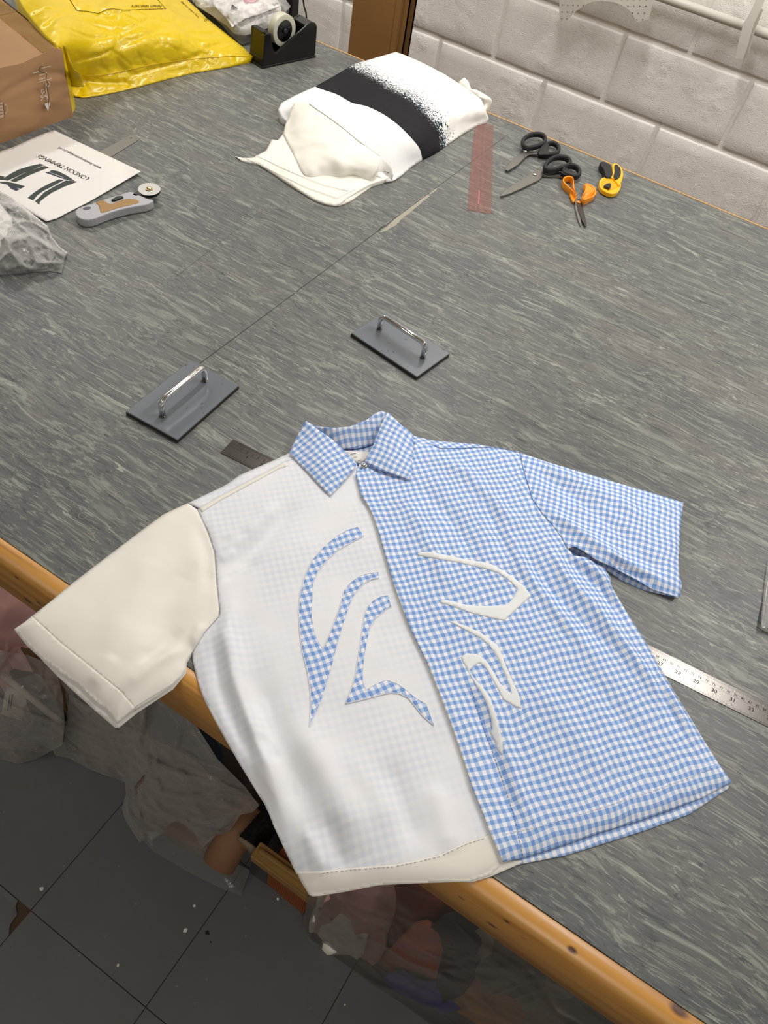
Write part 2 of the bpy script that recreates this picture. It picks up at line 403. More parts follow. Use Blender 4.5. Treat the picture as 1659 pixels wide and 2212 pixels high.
M = dict(
    lino=lino(), wall=wall_paint(), floor=floor_mat(), ging=gingham('blue_gingham'), ging_in=gingham('blue_gingham_inside', fade=.06),
    white=white_cloth('white_cotton', (244, 240, 231)), whitebody=white_cloth('thin_white_cotton', (240, 241, 244), .42), whitehem=white_cloth('double_white_cotton', (240, 237, 228)),
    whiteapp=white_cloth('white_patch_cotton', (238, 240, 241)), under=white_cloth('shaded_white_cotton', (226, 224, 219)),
    chrome=plain('chrome', (225, 225, 228), .07, 1), plate=None, black=plain('black_plastic', (14, 13, 14), .22), blackmatt=plain('black_rubber', (26, 26, 28), .6),
    ink=plain('black_print', (16, 16, 18), 1.0, Specular_IOR_Level=0.0), green_ink=plain('dark_green_print', (40, 52, 48), .6), navy_ink=plain('navy_print', (38, 40, 74), .6),
    card=card('brown_cardboard'), cardedge=card('cardboard_edge', (128, 94, 54)), cardtan=card('tan_card', (158, 118, 70)),
    yellow=plain('yellow_polythene', (222, 190, 0), .26, bump=.2, bscale=34), sheet=plain('white_printed_sheet', (232, 229, 224), .5, bump=.1, bscale=20),
    steel=steel('ruler_steel', (92, 89, 86), .24), blade=steel('blade_steel', (150, 148, 144), .35), blademat=steel('dull_steel', (128, 126, 120), .45),
    orange=plain('orange_plastic', (247, 150, 16), .3), cutyellow=plain('yellow_plastic', (252, 186, 12), .35), grey=plain('light_grey_plastic', (172, 172, 176), .38),
    tan=plain('tan_grip', (160, 122, 66), .5), tapewhite=plain('tape_roll_cream', (206, 204, 184), .35), film=film('clear_film', opac=.07, bumps=.6, bs=45),
    film2=film('crumpled_clear_film', opac=.17, haze=(250, 249, 247), rough=.09, bumps=.5, bs=30), film3=film('thick_clear_sack', (238, 238, 236), opac=.2, haze=(176, 176, 172), rough=.14, bumps=.5, bs=22),
    film4=film('pale_crumpled_film', opac=.28, haze=(204, 200, 194), rough=.07, bumps=.75, bs=48), film5=film('glossy_sack_film', opac=.10, haze=(150, 146, 140), rough=.1, bumps=.4, bs=18),  # first film has an even pale grey haze mixed over the clear sheet
    tapeclear=film('brown_parcel_tape', (240, 215, 160), opac=.2, haze=(190, 165, 110), rough=.2, bumps=.2),
    cream=white_cloth('cream_cotton', (243, 240, 230)), pink=plain('dusty_pink_cloth', (214, 164, 160), .8, var=.12), rust=plain('rust_cloth', (205, 112, 80), .6, var=.2),
    maroon=plain('maroon_cloth', (124, 48, 44), .5, var=.2), blue=plain('violet_blue_cloth', (86, 84, 176), .6, var=.15), dark=plain('black_cloth', (26, 27, 30), .7, var=.2),
    kraft=plain('brown_kraft_paper', (186, 138, 94), .7, var=.12), paperw=plain('crumpled_white_paper', (240, 236, 228), .8, var=.1), greyfilm=plain('grey_plastic_sheet', (150, 142, 132), .4, var=.1),
    orangewood=plain('orange_brown_board', (150, 84, 40), .7, var=.15), olive=plain('grey_green_cloth', (66, 70, 66), .8, var=.15),
    seam=plain('dark_score_line', (46, 47, 46), .8), scuff=plain('scuffed_lino_backing', (160, 155, 140), .8, var=.1), thread=plain('white_thread', (245, 245, 248), .8),
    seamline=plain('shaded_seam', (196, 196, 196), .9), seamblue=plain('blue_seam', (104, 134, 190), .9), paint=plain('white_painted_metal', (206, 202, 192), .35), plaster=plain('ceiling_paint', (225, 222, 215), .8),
    diffuser=None, mortar=None, pinkruler=None, board=plain('chipboard_edge', (196, 152, 96), .7, var=.1), brownchip=plain('exposed_screed', (84, 66, 48), .9, var=.2))
def _plate():
    m = N('grey_painted_steel'); wp = m.coord(); k = m.ramp(m.noise(wp, 95, 3, .6), [(.68, (0, 0, 0)), (.71, (255, 255, 255))]); c = m.mix(k, lin((112, 117, 124)), lin((52, 46, 44)))
    m.col(c); m.set(Roughness=.2); m.b.inputs['Specular IOR Level'].default_value = .6; return m.m
M['plate'] = _plate()
def _pinkr():
    m = N('red_tinted_acrylic'); tr = m.n('ShaderNodeBsdfTransparent', {0: lin((250, 240, 237))}); b = m.b; b.inputs['Base Color'].default_value = lin((186, 150, 146)); b.inputs['Roughness'].default_value = .15
    mx = m.n('ShaderNodeMixShader', {0: .16}); m.L(tr.outputs[0], mx.inputs[1]); m.L(b.outputs[0], mx.inputs[2]); m.L(mx.outputs[0], m.out.inputs[0]); return m.m
M['pinkruler'] = _pinkr()
def _emit():
    m = N('lamp_diffuser'); m.b.inputs['Emission Color'].default_value = (1, .95, .86, 1); m.b.inputs['Emission Strength'].default_value = 1.5; return m.m
M['diffuser'] = _emit()

# ------------------------------------------------------------------ the room
X0, X1, Y0, Y1 = -3.6, 3.4, -5.6, 0.0
def struct(o): o['kind'] = 'structure'; return o
FLX, FLY, TS = .4901 - .3051*2, -2.8810, .3051
fl = struct(box('floor', (X0, X1, Y0, Y1 + .2, -.12, -.004), M['brownchip']))
tile_meshes = []
def tile_mesh(seed, chip=False):
    g = .0016; a, b = g/2, TS - g/2
    o = [(a, a), (b, a), (b, b - .0), (a, b)]
    if chip: o = [(a, a), (b, a), (b, b - .052), (b - .012, b - .040), (b - .016, b - .018), (b - .030, b - .010), (b - .034, b), (a, b)]
    r = random.Random(seed); top = [(x, y, 0 + r.uniform(-.0006, .0006)) for x, y in o]; bot = [(x, y, -.0038) for x, y in o]
    v, f = prism_vf(bot, top); me = bpy.data.meshes.new('tile'); me.from_pydata(v, [], f); me.materials.append(M['floor']); return me
tms = [tile_mesh(i) for i in range(4)]; chipm = tile_mesh(9, True)
for i in range(-6, 9):
    for j in range(-5, 6):
        x, y = FLX + i*TS, FLY + j*TS
        me = chipm if (abs(x + TS - .185) < .02 and abs(y + TS + 2.881) < .02) else tms[(i*3 + j) % 4]
        o = bpy.data.objects.new('tile', me); COL.objects.link(o); o.parent = fl; o.location = Vector((x, y, 0)) - fl.location
struct(box('ceiling', (X0, X1, Y0, Y1 + .2, CEIL, CEIL + .1), M['plaster']))
for nm, b in (('wall_left', (X0 - .1, X0, Y0, Y1 + .2, 0, CEIL)), ('wall_right', (X1, X1 + .1, Y0, Y1 + .2, 0, CEIL)), ('wall_front', (X0, X1, Y0 - .1, Y0, 0, CEIL))):
    struct(box(nm, b, M['plaster']))
# painted block wall: recessed mortar plane, each block a piece
wb = struct(box('wall_back', (X0, X1, .0075, .2, 0, CEIL), M['wall']))
def block_mesh(seed, w=.432, h=.207):
    r = random.Random(seed); bm = bmesh.new()
    nx, nz = 14, 7; grid = []; us = [0, .012] + [.012 + .976*i/12 for i in range(1, 12)] + [.988, 1]; ts = [0, .024] + [.024 + .952*i/5 for i in range(1, 5)] + [.976, 1]
    for k in range(nz + 1):
        row = []
        for i in range(nx + 1):
            u, t = us[i], ts[k]; edge = i in (0, nx) or k in (0, nz)
            x = -w/2 + w*u + (r.uniform(-.0016, .0016) if i in (0, nx) else 0); z = h*t + (r.uniform(-.0014, .0014) if k in (0, nz) else 0)
            row.append(bm.verts.new((x, 0.0 + (.0026 if edge else 0), z)))
        grid.append(row)
    for k in range(nz):
        for i in range(nx): bm.faces.new((grid[k][i], grid[k][i+1], grid[k+1][i+1], grid[k+1][i]))
    ring = [grid[0][i] for i in range(nx + 1)] + [grid[k][nx] for k in range(1, nz + 1)] + [grid[nz][i] for i in range(nx - 1, -1, -1)] + [grid[k][0] for k in range(nz - 1, 0, -1)]
    back = [bm.verts.new((v.co.x*1.004, .0085, v.co.z*1.008 - .0008)) for v in ring]
    for i in range(len(ring)): j = (i + 1) % len(ring); bm.faces.new((ring[j], ring[i], back[i], back[j]))
    me = bpy.data.meshes.new('block'); bm.to_mesh(me); bm.free(); me.materials.append(M['wall'])
    me.polygons.foreach_set('use_smooth', [True]*len(me.polygons)); return me
bms = [block_mesh(i) for i in range(5)]
ZC = TZ - .17466; XB = -.16435
for row in range(-3, 5):
    z0 = ZC + .225*row
    off = 0 if row % 2 else .225            # course 0 (below the first joint line) is row -1
    for k in range(-7, 8):
        xj = XB + off + .45*k
        if xj < X0 - .1 or xj + .45 > X1 + .1: continue
        o = bpy.data.objects.new('block', bms[(k*2 + row) % 5]); COL.objects.link(o); o.parent = wb
        o.location = Vector((xj + .225, 0, z0 + .009)) - wb.location
# ceiling battens
for lx, ly, ll in LAMPS:
    t = thing('ceiling_lamp', 'white fluorescent batten on the ceiling, ' + {(1.41, -.92): 'over the right end of the table', (-.15, -.92): 'over the folded fabric', (-1.9, -.92): 'over the far left end of the table', (1.41, -4.0): 'behind the camera to the right', (-1.0, -4.0): 'behind the camera to the left'}[(lx, ly)], 'ceiling lamp', (lx, ly, CEIL), 'ceiling battens')
    box('housing', (lx - .05, lx + .05, ly - ll/2, ly + ll/2, CEIL - .06, CEIL), M['paint'], t)
    box('diffuser', (lx - .08, lx + .08, ly - ll/2 + .01, ly + ll/2 - .01, CEIL - .10, CEIL - .06), M['diffuser'], t, .01)

# ------------------------------------------------------------------ the cutting table
FY, BY, TX0, TX1 = -2.6028, -.8607, -1.95, 2.55     # front lino edge, back edge, ends
knots = []
for px, py, r in ((62, 1296, .006), (86, 1301, .0045), (28, 1232, .004), (38, 1247, .003), (998, 1937, .0035), (1064, 1995, .005), (1095, 1988, .003), (1132, 2023, .003), (431, 1600, .003), (1236, 2052, .004), (1466, 2182, .007), (1440, 2205, .005)):
    knots.append(tuple(at_plane(px, py, (0, FY - .026, 0), (0, 1, 0))[0] if py > 1200 and px not in (1236, 1466) else at_plane(px, py, (0, FY - .016, TZ), (0, 0, 1))[0]) + (r,))
M['pine'] = pine(knots=knots)
tb = thing('cutting_table', 'large cutting table with grey marbled lino top and pine front rail', 'table', (.3, (FY + BY)/2, 0))
box('top_board', (TX0, TX1, FY + .001, BY, TZ - .028, TZ - .0026), M['board'], tb)
box('lino_top', (TX0, TX1, FY, BY - .004, TZ - .0026, TZ), M['lino'], tb)
nx = 60; V = []; F = []                       # front rail: rounded nose, slightly uneven from wear
prof = [(0, -.0012), (-.004, .0004), (-.012, .0002), (-.018, -.0012), (-.0225, -.0042), (-.0255, -.0085), (-.027, -.014), (-.027, -.086), (-.025, -.089), (0, -.089)]
for i in range(nx + 1):
    x = TX0 + (TX1 - TX0)*i/nx; w = noise.noise(Vector((x*5, 0, 0)))*.0012
    for (y, z) in prof: V.append((x, FY - .0006 + y + (w if -.02 < y < -.003 else w*.6), TZ + z))
n = len(prof)
for i in range(nx):
    for j in range(n): a, b = i*n + j, i*n + (j+1) % n; F.append((a, b, b + n, a + n))
F += [tuple(range(n)), tuple(range(nx*n, nx*n + n))[::-1]]
ra = mk('front_rail', V, [f[::-1] for f in F], M['pine'], tb); m = ra.modifiers.new('edge', 'EDGE_SPLIT'); m.split_angle = .9
M['pine2'] = pine('pine_frame', (196, 142, 74), (160, 106, 46))
M['pinev'] = pine('pine_leg', (196, 142, 74), (160, 106, 46), xdir=False)
box('back_rail', (TX0, TX1, BY - .0022, BY + .0032, TZ - .09, TZ + .0002), M['board'], tb)
for x in (TX0 + .06, .30, TX1 - .13):
    for y in (FY + .34, BY - .1): box('leg', (x, x + .07, y, y + .07, 0, TZ - .028), M['pinev'], tb)
box('shelf', (TX0 + .02, TX1 - .02, FY + .46, BY - .05, .10, .125), M['board'], tb)
# score line and scuffed strip beside it
def ribbon(name, pts, widths, z, mat, parent, th=.0002):
    V = []; P = [at(x, y, z) for x, y in pts]; m = len(P)
    for i in range(m):
        t = (P[min(i+1, m-1)] - P[max(i-1, 0)]).normalized(); s = Vector((-t.y, t.x, 0)); w = widths[i] if hasattr(widths, '__len__') else widths
        V += [P[i] - s*w/2, P[i] + s*w/2]
    F = [(2*i, 2*i+1, 2*i+3, 2*i+2) for i in range(m-1)]
    o = mk(name, V, F, mat, parent, smooth=False); return o
def lerp_px(a, b, n): return [(a[0] + (b[0]-a[0])*i/n, a[1] + (b[1]-a[1])*i/n) for i in range(n+1)]
sp = lerp_px((1098, 290), (640, 630), 30); ribbon('score_line', sp, [.0012 + .0008*random.random() for _ in sp], .15, M['seam'], tb)
sp = lerp_px((638, 632), (432, 785), 16); ribbon('score_line', sp, [.0012 + .0008*random.random() for _ in sp], .15, M['seam'], tb)
sp = lerp_px((560, 458), (380, 598), 20); ribbon('score_line', sp, [.0005 + .0003*random.random() for _ in sp], .15, M['seam'], tb)
def scuff(pts):
    poly = []
    for i in range(len(pts)):
        a, b = pts[i], pts[(i+1) % len(pts)]
        for k in range(6): poly.append((a[0] + (b[0]-a[0])*k/6 + random.uniform(-1, 1)*1.3, a[1] + (b[1]-a[1])*k/6 + random.uniform(-1, 1)*.9))
    prism_px('scuff', poly, -.5, .08, M['scuff'], tb)
scuff([(820, 502), (832, 500), (856, 485), (872, 470), (905, 442), (930, 424), (922, 419), (900, 436), (860, 466)]); scuff([(815, 498), (850, 472), (846, 474), (818, 494)]); scuff([(930, 420), (948, 405), (938, 408), (926, 416)])
# compass-like ring marks cut in the lino
for (x, y, r) in ((178, 1114, 6.5), (197, 1148, 6.5), (198, 1149, 3.5), (137, 1090, 7), (193, 1023, 7), (258, 1068, 6.5)):
    pts = [(x + r*1.25*math.cos(a), y + r*math.sin(a)) for a in np.linspace(0, 6.28*(.8 if r > 5 else .6), 22)]; ribbon('ring_mark', pts, .0005, .12, M['scuff'], tb)
ribbon('green_pen_mark', [(232, 896), (240, 889), (248, 883)], .0012, .12, plain('green_ink', (60, 110, 100), .6), tb)

# ------------------------------------------------------------------ the shirt
def droop(P):                                  # cloth sags where it leaves the table
    d = np.maximum(0, (FY - .018) - P[:, 1]); return -1000*(d*d*3.2/(1 + 3.0*d))
def on_surface(px, py, zf, it=9):
    z = np.zeros(len(np.atleast_1d(px)))
    for _ in range(it): P = atv(px, py, z); z = .35*z + .65*zf(P)
    return atv(px, py, z), z
def surf_line(pts, zf): a = np.array(pts, float); return [tuple(p) for p in on_surface(a[:, 0], a[:, 1], zf)[0]]
SIL = [(405.5, 1086.7), (351, 1112), (261.6, 1179), (149.5, 1265), (29.9, 1359.5), (82, 1415), (172, 1482), (231.7, 1534), (252, 1562), (295, 1538), (373.7, 1485.8), (400, 1452),
       (402.8, 1435), (411, 1415), (415, 1405), (422, 1452), (441, 1511.6), (488.6, 1600.6), (514.7, 1646), (560, 1720), (575, 1742), (609.8, 1825), (638.7, 1889), (667.6, 1935),
       (741, 1927), (817, 1912), (893, 1908), (969, 1905.6), (1020, 1902), (1060, 1885), (1085.6, 1862), (1123.5, 1855), (1185, 1836.4), (1302, 1797), (1454, 1748), (1580.8, 1690), (1521.5, 1600), (1464, 1506),
       (1443, 1471), (1387, 1373.7), (1345, 1307), (1322.6, 1269), (1319, 1248), (1324, 1225), (1380, 1255), (1411.6, 1276), (1464, 1288), (1473.7, 1269), (1468, 1241), (1467.4, 1199), (1471, 1136), (1476.8, 1085.8), (1324, 1040), (1184.7, 998.5),
       (1123.6, 977.6), (1030, 959.5), (939.7, 953), (892.7, 941), (826, 905), (720, 930), (660, 930), (623.9, 978.5), (594.8, 992.4), (518.5, 1025.7), (485.8, 1048.6)]
SILW = surf_line(SIL, lambda P: 1.5 + droop(P))
# soft ridges (+) and hollows (-): pixel path, height mm, half width mm
FOLDS = [([(1175, 1170), (1215, 1250), (1290, 1330), (1400, 1470), (1440, 1530)], 5, 11), ([(1205, 1195), (1290, 1270), (1345, 1340)], -4, 8), ([(1240, 1205), (1310, 1262), (1370, 1350)], 4, 8),
         ([(1130, 1190), (1180, 1270), (1250, 1340), (1330, 1420)], -3.2, 9), ([(1090, 1150), (1130, 1240), (1200, 1330), (1290, 1440)], 3.4, 10), ([(1040, 1060), (1070, 1150), (1110, 1220)], -2.6, 12),
         ([(940, 990), (1010, 1030), (1080, 1110), (1130, 1150)], 3, 12), ([(900, 1050), (960, 1110), (1010, 1180), (1040, 1280)], -2.6, 12), ([(870, 1080), (930, 1190), (970, 1280)], 2.5, 12),
         ([(1240, 1440), (1330, 1540), (1400, 1640)], -2.2, 14), ([(1150, 1480), (1240, 1590), (1300, 1680)], 2.2, 16), ([(1000, 1480), (1045, 1580), (1075, 1680), (1110, 1780)], -3.2, 9), ([(1025, 1470), (1075, 1570), (1110, 1690), (1150, 1800)], 2.6, 9),
         ([(1380, 1400), (1440, 1500), (1500, 1610)], 3, 8), ([(1360, 1380), (1420, 1480), (1470, 1590)], -3, 7),
         ([(640, 1085), (580, 1160), (530, 1205), (480, 1250)], -4.5, 13), ([(600, 1090), (540, 1150), (478, 1190)], 3.5, 12), ([(470, 1180), (505, 1170), (540, 1150)], -2.0, 6), ([(474, 1215), (510, 1195)], 2.2, 6), ([(475, 1260), (520, 1240), (560, 1210)], -2.4, 7),
         ([(500, 1300), (490, 1380), (505, 1470), (540, 1560), (580, 1660), (612, 1760)], 9, 13), ([(540, 1450), (575, 1550), (640, 1680), (690, 1780)], -7, 20), ([(470, 1400), (480, 1480), (510, 1560), (560, 1660)], -5, 8), ([(615, 1560), (690, 1660), (750, 1760), (790, 1850)], 6, 24),
         ([(830, 1640), (870, 1740), (905, 1840)], -3.5, 14), ([(740, 1620), (800, 1700), (850, 1800)], 2.5, 14), ([(930, 1690), (955, 1780), (975, 1850)], 3, 14), ([(560, 1590), (600, 1650)], -4, 7), ([(700, 1760), (745, 1880)], -3, 9), ([(655, 1790), (700, 1890)], 3, 8),
         ([(430, 1130), (450, 1200), (455, 1290)], -3, 10), ([(340, 1180), (300, 1300), (240, 1420)], 3, 30), ([(430, 1220), (360, 1300), (330, 1400)], -4, 26), ([(400, 1400), (330, 1440), (262, 1500)], 3.5, 9), ([(395, 1360), (350, 1400), (300, 1440)], -3, 9), ([(196, 1488), (225, 1452), (250, 1420)], 2.0, 9), ([(440, 1350), (420, 1380), (408, 1420)], 3, 6),
         ([(1140, 1010), (1230, 1070), (1330, 1150), (1420, 1220)], -3, 12), ([(1160, 1000), (1280, 1060), (1400, 1130)], 2.5, 14), ([(1170, 1100), (1250, 1160), (1350, 1225), (1430, 1262)], 5, 10), ([(1240, 1110), (1330, 1180), (1440, 1240)], -2.5, 9)]
FOLDW = [([tuple(p) for p in on_surface(*np.array(f, float).T, lambda P: 6 + droop(P))[0]], a, w) for f, a, w in FOLDS]
def along(px, py, pts):
    best = np.full(len(px), 1e9); tt = np.zeros(len(px)); L = [0]
    for i in range(len(pts)-1): L.append(L[-1] + math.dist(pts[i][:2], pts[i+1][:2]))
    for i in range(len(pts)-1):
        a = np.array(pts[i][:2]); b = np.array(pts[i+1][:2]); ab = b-a; t = np.clip(((px-a[0])*ab[0] + (py-a[1])*ab[1])/(ab@ab), 0, 1)
        d = np.hypot(px-a[0]-t*ab[0], py-a[1]-t*ab[1]); m = d < best; best[m] = d[m]; tt[m] = (L[i] + t[m]*(L[i+1]-L[i]))/L[-1]
    return best, tt
SEAMS = [[(405.5, 1086.7), (426, 1101), (448.4, 1149.5), (463.4, 1194), (467.9, 1261.6), (473.8, 1317.6), (472.7, 1330.7)],
         [(1123.6, 977.6), (1130.6, 1014), (1149.8, 1077), (1170.7, 1108.5), (1198.7, 1140), (1216, 1164), (1226.6, 1185)]]
SEAMW = [[tuple(p) for p in on_surface(*np.array(f, float).T, lambda P: 6 + droop(P))[0]] for f in SEAMS]
def HS(P):                                     # upper layer of the shirt, mm above the table top
    x, y = P[:, 0], P[:, 1]; d = dist_poly(x, y, SILW)*1000
    z = 2.2 + 7.5*(1-np.exp(-d/9)) + 2.5*(1-np.exp(-d/60))
    for pts, a, w in FOLDW:
        b, t = along(x, y, pts); z = z + 1.55*a*np.exp(-(b*1000/w)**2)*np.clip(4*t + .15, 0, 1)*np.clip(4*(1-t) + .15, 0, 1)*np.clip(d/12, .15, 1)
    for s in SEAMW: z = z - 1.3*np.exp(-(dist_poly(x, y, s, False)*1000/3.0)**2)
    nz = np.array([noise.noise(Vector((a*14, b*14, 3))) + .5*noise.noise(Vector((a*38, b*38, 9))) for a, b in zip(x, y)]) if len(x) < 60000 else 0
    z = z + 1.1*nz*np.clip(d/15, 0, 1)
    return np.maximum(z, 2.8) + droop(P)
shirt = thing('shirt', 'short-sleeved shirt, left half white, right half blue gingham, laid flat on the table', 'shirt', tuple(at(780, 1400, 0)))
PL0, PL1 = at(809.5, 1124, 8), at(1085.6, 1862, 8)
VANG = math.atan2(PL1.y-PL0.y, PL1.x-PL0.x) + math.pi/2       # grain: u across the placket, v along it
def panel(name, pts, mat, off=0.0, step=5, ang=VANG, parent=None, zf=None, thick=.0005, label=None, uvo=(.5, -2), round_=0, lift=None):
    if round_: pts = chaikin(pts, round_)
    v, F, nb = triangulate([tuple(map(float, p)) for p in pts], step)
    f0 = zf or HS; zz = (lambda P: f0(P) + off)
    P, z = on_surface(v[:, 0], v[:, 1], zz)
    if lift is not None: z = z + lift(v[:, 0], v[:, 1]); P = atv(v[:, 0], v[:, 1], z)
    o = mk(name, P, F, mat, parent or shirt, uv=uvplane(P, ang, uvo))
    if thick: solidify(o, thick)
    if label: o['label'] = label
    return o
LOW = lambda P: 0.9 + droop(P)
SLV_L = [(405.5, 1086.7), (378, 1099), (351, 1112), (306, 1145), (261.6, 1179), (205, 1222), (149.5, 1265), (90, 1313), (29.9, 1359.5), (55, 1388), (82, 1415), (127, 1450), (172, 1482), (203, 1512), (231.7, 1534), (252, 1562), (256, 1559), (295, 1532), (340, 1505), (373.7, 1481), (392, 1462), (400, 1448), (403, 1432), (408, 1420), (418.5, 1403.6), (444.7, 1362), (460, 1345),
         (472.7, 1330.7), (473.8, 1317.6), (467.9, 1261.6), (463.4, 1194), (448.4, 1149.5), (426, 1101)]
SLV_R = [(1123.6, 977.6), (1184.7, 998.5), (1324, 1040), (1400, 1062), (1476.8, 1085.8), (1473, 1110), (1471, 1136), (1467.4, 1199), (1468, 1241), (1473.7, 1265), (1470, 1280), (1462, 1289), (1446, 1284), (1411.6, 1274), (1380, 1255), (1324, 1225), (1289, 1209.7), (1258, 1188.7), (1240, 1180), (1226.6, 1185), (1216, 1164), (1198.7, 1140), (1170.7, 1108.5), (1149.8, 1077), (1130.6, 1014)]
# undersides first
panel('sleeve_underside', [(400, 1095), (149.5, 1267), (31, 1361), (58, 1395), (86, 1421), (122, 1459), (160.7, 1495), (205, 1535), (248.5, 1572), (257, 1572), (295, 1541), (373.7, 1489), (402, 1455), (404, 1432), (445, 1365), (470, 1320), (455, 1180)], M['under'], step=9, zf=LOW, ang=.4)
panel('sleeve_underside', [(1130, 982), (1324, 1042), (1474, 1088), (1469, 1136), (1465, 1199), (1466, 1250), (1471, 1285), (1464, 1292), (1446.5, 1287), (1394, 1276), (1341.8, 1253), (1317, 1236), (1275, 1215), (1240, 1200), (1200, 1150), (1160, 1080)], M['ging'], step=9, zf=LOW, ang=.1)
panel('back_panel', [(640, 985), (520, 1028), (410, 1092), (450, 1170), (472, 1320), (452, 1345), (418, 1405), (425, 1452), (444, 1511), (492, 1601), (563, 1720), (613, 1825), (641, 1885), (675, 1928), (741, 1921), (893, 1903), (980, 1904), (1021, 1905), (1062, 1892.5), (1113, 1870), (1123, 1867)] + [(1222.4, 1848), (1388, 1796), (1487, 1760), (1573.5, 1703),
      (1576, 1692), (1521, 1604), (1464, 1510), (1387, 1376), (1343, 1307), (1318, 1262), (1300, 1225), (1240, 1200), (1190, 1135), (1140, 1040), (1122, 980), (1030, 960), (900, 948), (826, 908), (720, 932)], M['ging_in'], step=9, zf=LOW, off=.7, label='blue gingham back panel')
panel('back_hem', [(960, 1895), (980, 1904.5), (1021, 1905.5), (1062, 1893), (1113, 1870.5), (1129, 1861), (1100, 1850), (1000, 1870)], M['whitehem'], step=9, zf=LOW, off=1.2)
HEMI = [(1046, 1811), (1010, 1822), (980, 1836), (950, 1850), (900, 1862), (850, 1872), (780, 1877), (730, 1882), (690, 1887), (640, 1888)]
# white front
WB = [(426, 1101), (430, 1098), (515.8, 1050), (570, 1022), (614, 998), (640, 985), (700, 975), (770, 1000), (800, 1100), (850, 1258), (900, 1350), (950, 1460), (1000, 1580), (1040, 1700), (1072, 1800)] + HEMI + [(609.8, 1825), (590, 1782), (575, 1742), (560, 1720), (514.7, 1646), (488.6, 1600.6), (465, 1558), (441, 1511.6), (430, 1482), (422, 1452), (416, 1425), (415, 1405), (425, 1388), (444.7, 1362), (472.7, 1330.7),
      (473.8, 1317.6), (467.9, 1261.6), (463.4, 1194), (448.4, 1149.5)]
panel('white_front_panel', WB, M['whitebody'], off=-.6, step=5)
panel('white_yoke', [(405.5, 1086.7), (485.8, 1048.6), (518.5, 1025.7), (594.8, 992.4), (623.9, 978.5), (650, 972), (640, 990), (614, 998), (570, 1022), (515.8, 1050), (470, 1075), (430, 1098)], M['whitebody'], off=-.4, step=5)
def strip(name, pts, w, mat, off, ang=0, **k):    # folded band following a line, w px to one side
    return panel(name, list(pts) + [(x + w[0], y + w[1]) for x, y in pts[::-1]], mat, off=off, ang=ang, step=6, **k)
panel('shoulder_seam_band', [(430, 1098), (470, 1075), (515.8, 1050), (570, 1022), (614, 998), (622, 1006), (600, 1014), (560, 1036), (519, 1058), (475, 1082), (436, 1106)], M['whitehem'], off=.0, step=5)
panel('white_hem', [(1070, 1796)] + [(x, y - 4) for x, y in HEMI] + [(652, 1908), (667.6, 1933), (675, 1936.5), (690, 1935.5), (741, 1927.5), (817, 1912.5), (893, 1908.5), (969, 1906), (1020, 1903), (1060, 1888.5), (1085, 1866), (1100, 1858)], M['whitehem'], off=.15, step=5)
SH = [(70, 1332), (130, 1388), (180, 1428), (222, 1462), (262, 1495), (293, 1531)]
wslv = panel('white_sleeve', SLV_L[:7] + SH + SLV_L[17:], M['white'], off=.5, step=5, ang=.4)
panel('sleeve_hem', [(70, 1332), (29.9, 1359.5), (55, 1388), (82, 1415), (127, 1450), (172, 1482), (203, 1512), (231.7, 1534), (252, 1562), (256, 1559)] + SH[::-1][:-1], M['white'], off=.8, step=5, ang=.4, parent=wslv)
# gingham front with its placket edge
GE = [(768, 1024), (771, 1036), (775, 1050), (778.8, 1066), (784, 1078), (795, 1091.5), (801, 1103), (809.5, 1124), (818, 1152), (827.6, 1185.5), (838, 1221), (849.3, 1258), (863, 1297), (878, 1337), (892, 1370), (907, 1400), (925, 1437), (947, 1492), (968, 1546.7), (982, 1586), (995.7, 1625), (1008, 1662), (1019, 1700), (1040, 1750), (1062, 1806), (1085.6, 1862)]
GB = GE + [(1123.5, 1855), (1185, 1836.4), (1240, 1818), (1302, 1797), (1380, 1773), (1454, 1748), (1520, 1721), (1580.8, 1690), (1552, 1648), (1521.5, 1600), (1490, 1548), (1464, 1506), (1443, 1471), (1415, 1420), (1387, 1373.7), (1365, 1340), (1345, 1307), (1322.6, 1269), (1319, 1248), (1303, 1223.6), (1268.5, 1204), (1240, 1200), (1226.6, 1185), (1216, 1164), (1198.7, 1140), (1170.7, 1108.5), (1149.8, 1077), (1130.6, 1014), (1122, 977.5), (1075, 967), (1030, 967), (990, 968), (950.6, 968.5), (932.5, 959.5), (893, 960), (860, 985), (800, 1000)]
dedge = lambda px, py: dist_poly(px, py, GE, False)
panel('gingham_front_panel', GB, M['ging'], off=1.3, step=5, lift=lambda a, b: 3.0*np.exp(-(dedge(a, b)/26)**2))
panel('placket_facing', [(x - 4.0*min(1, i/6), y + 1.0) for i, (x, y) in enumerate(GE)] + [(x + 6, y) for x, y in GE[::-1]], M['whitehem'], off=.5, step=6)
panel('gingham_yoke', [(892.7, 941), (939.7, 953), (1030, 959.5), (1120.6, 975.7), (1122, 979), (1075, 969), (1030, 969), (990, 970), (950.6, 970), (932.5, 961), (893, 962)], M['ging'], off=.6, step=5, ang=VANG + .35)
panel('gingham_sleeve', SLV_R, M['ging'], off=2.0, step=5, ang=math.atan2(*(at(1476.8, 1085.8) - at(1123.6, 977.6)).yx), lift=lambda a, b: 6*np.exp(-(np.hypot(a-1300, b-1205)/60)**2))
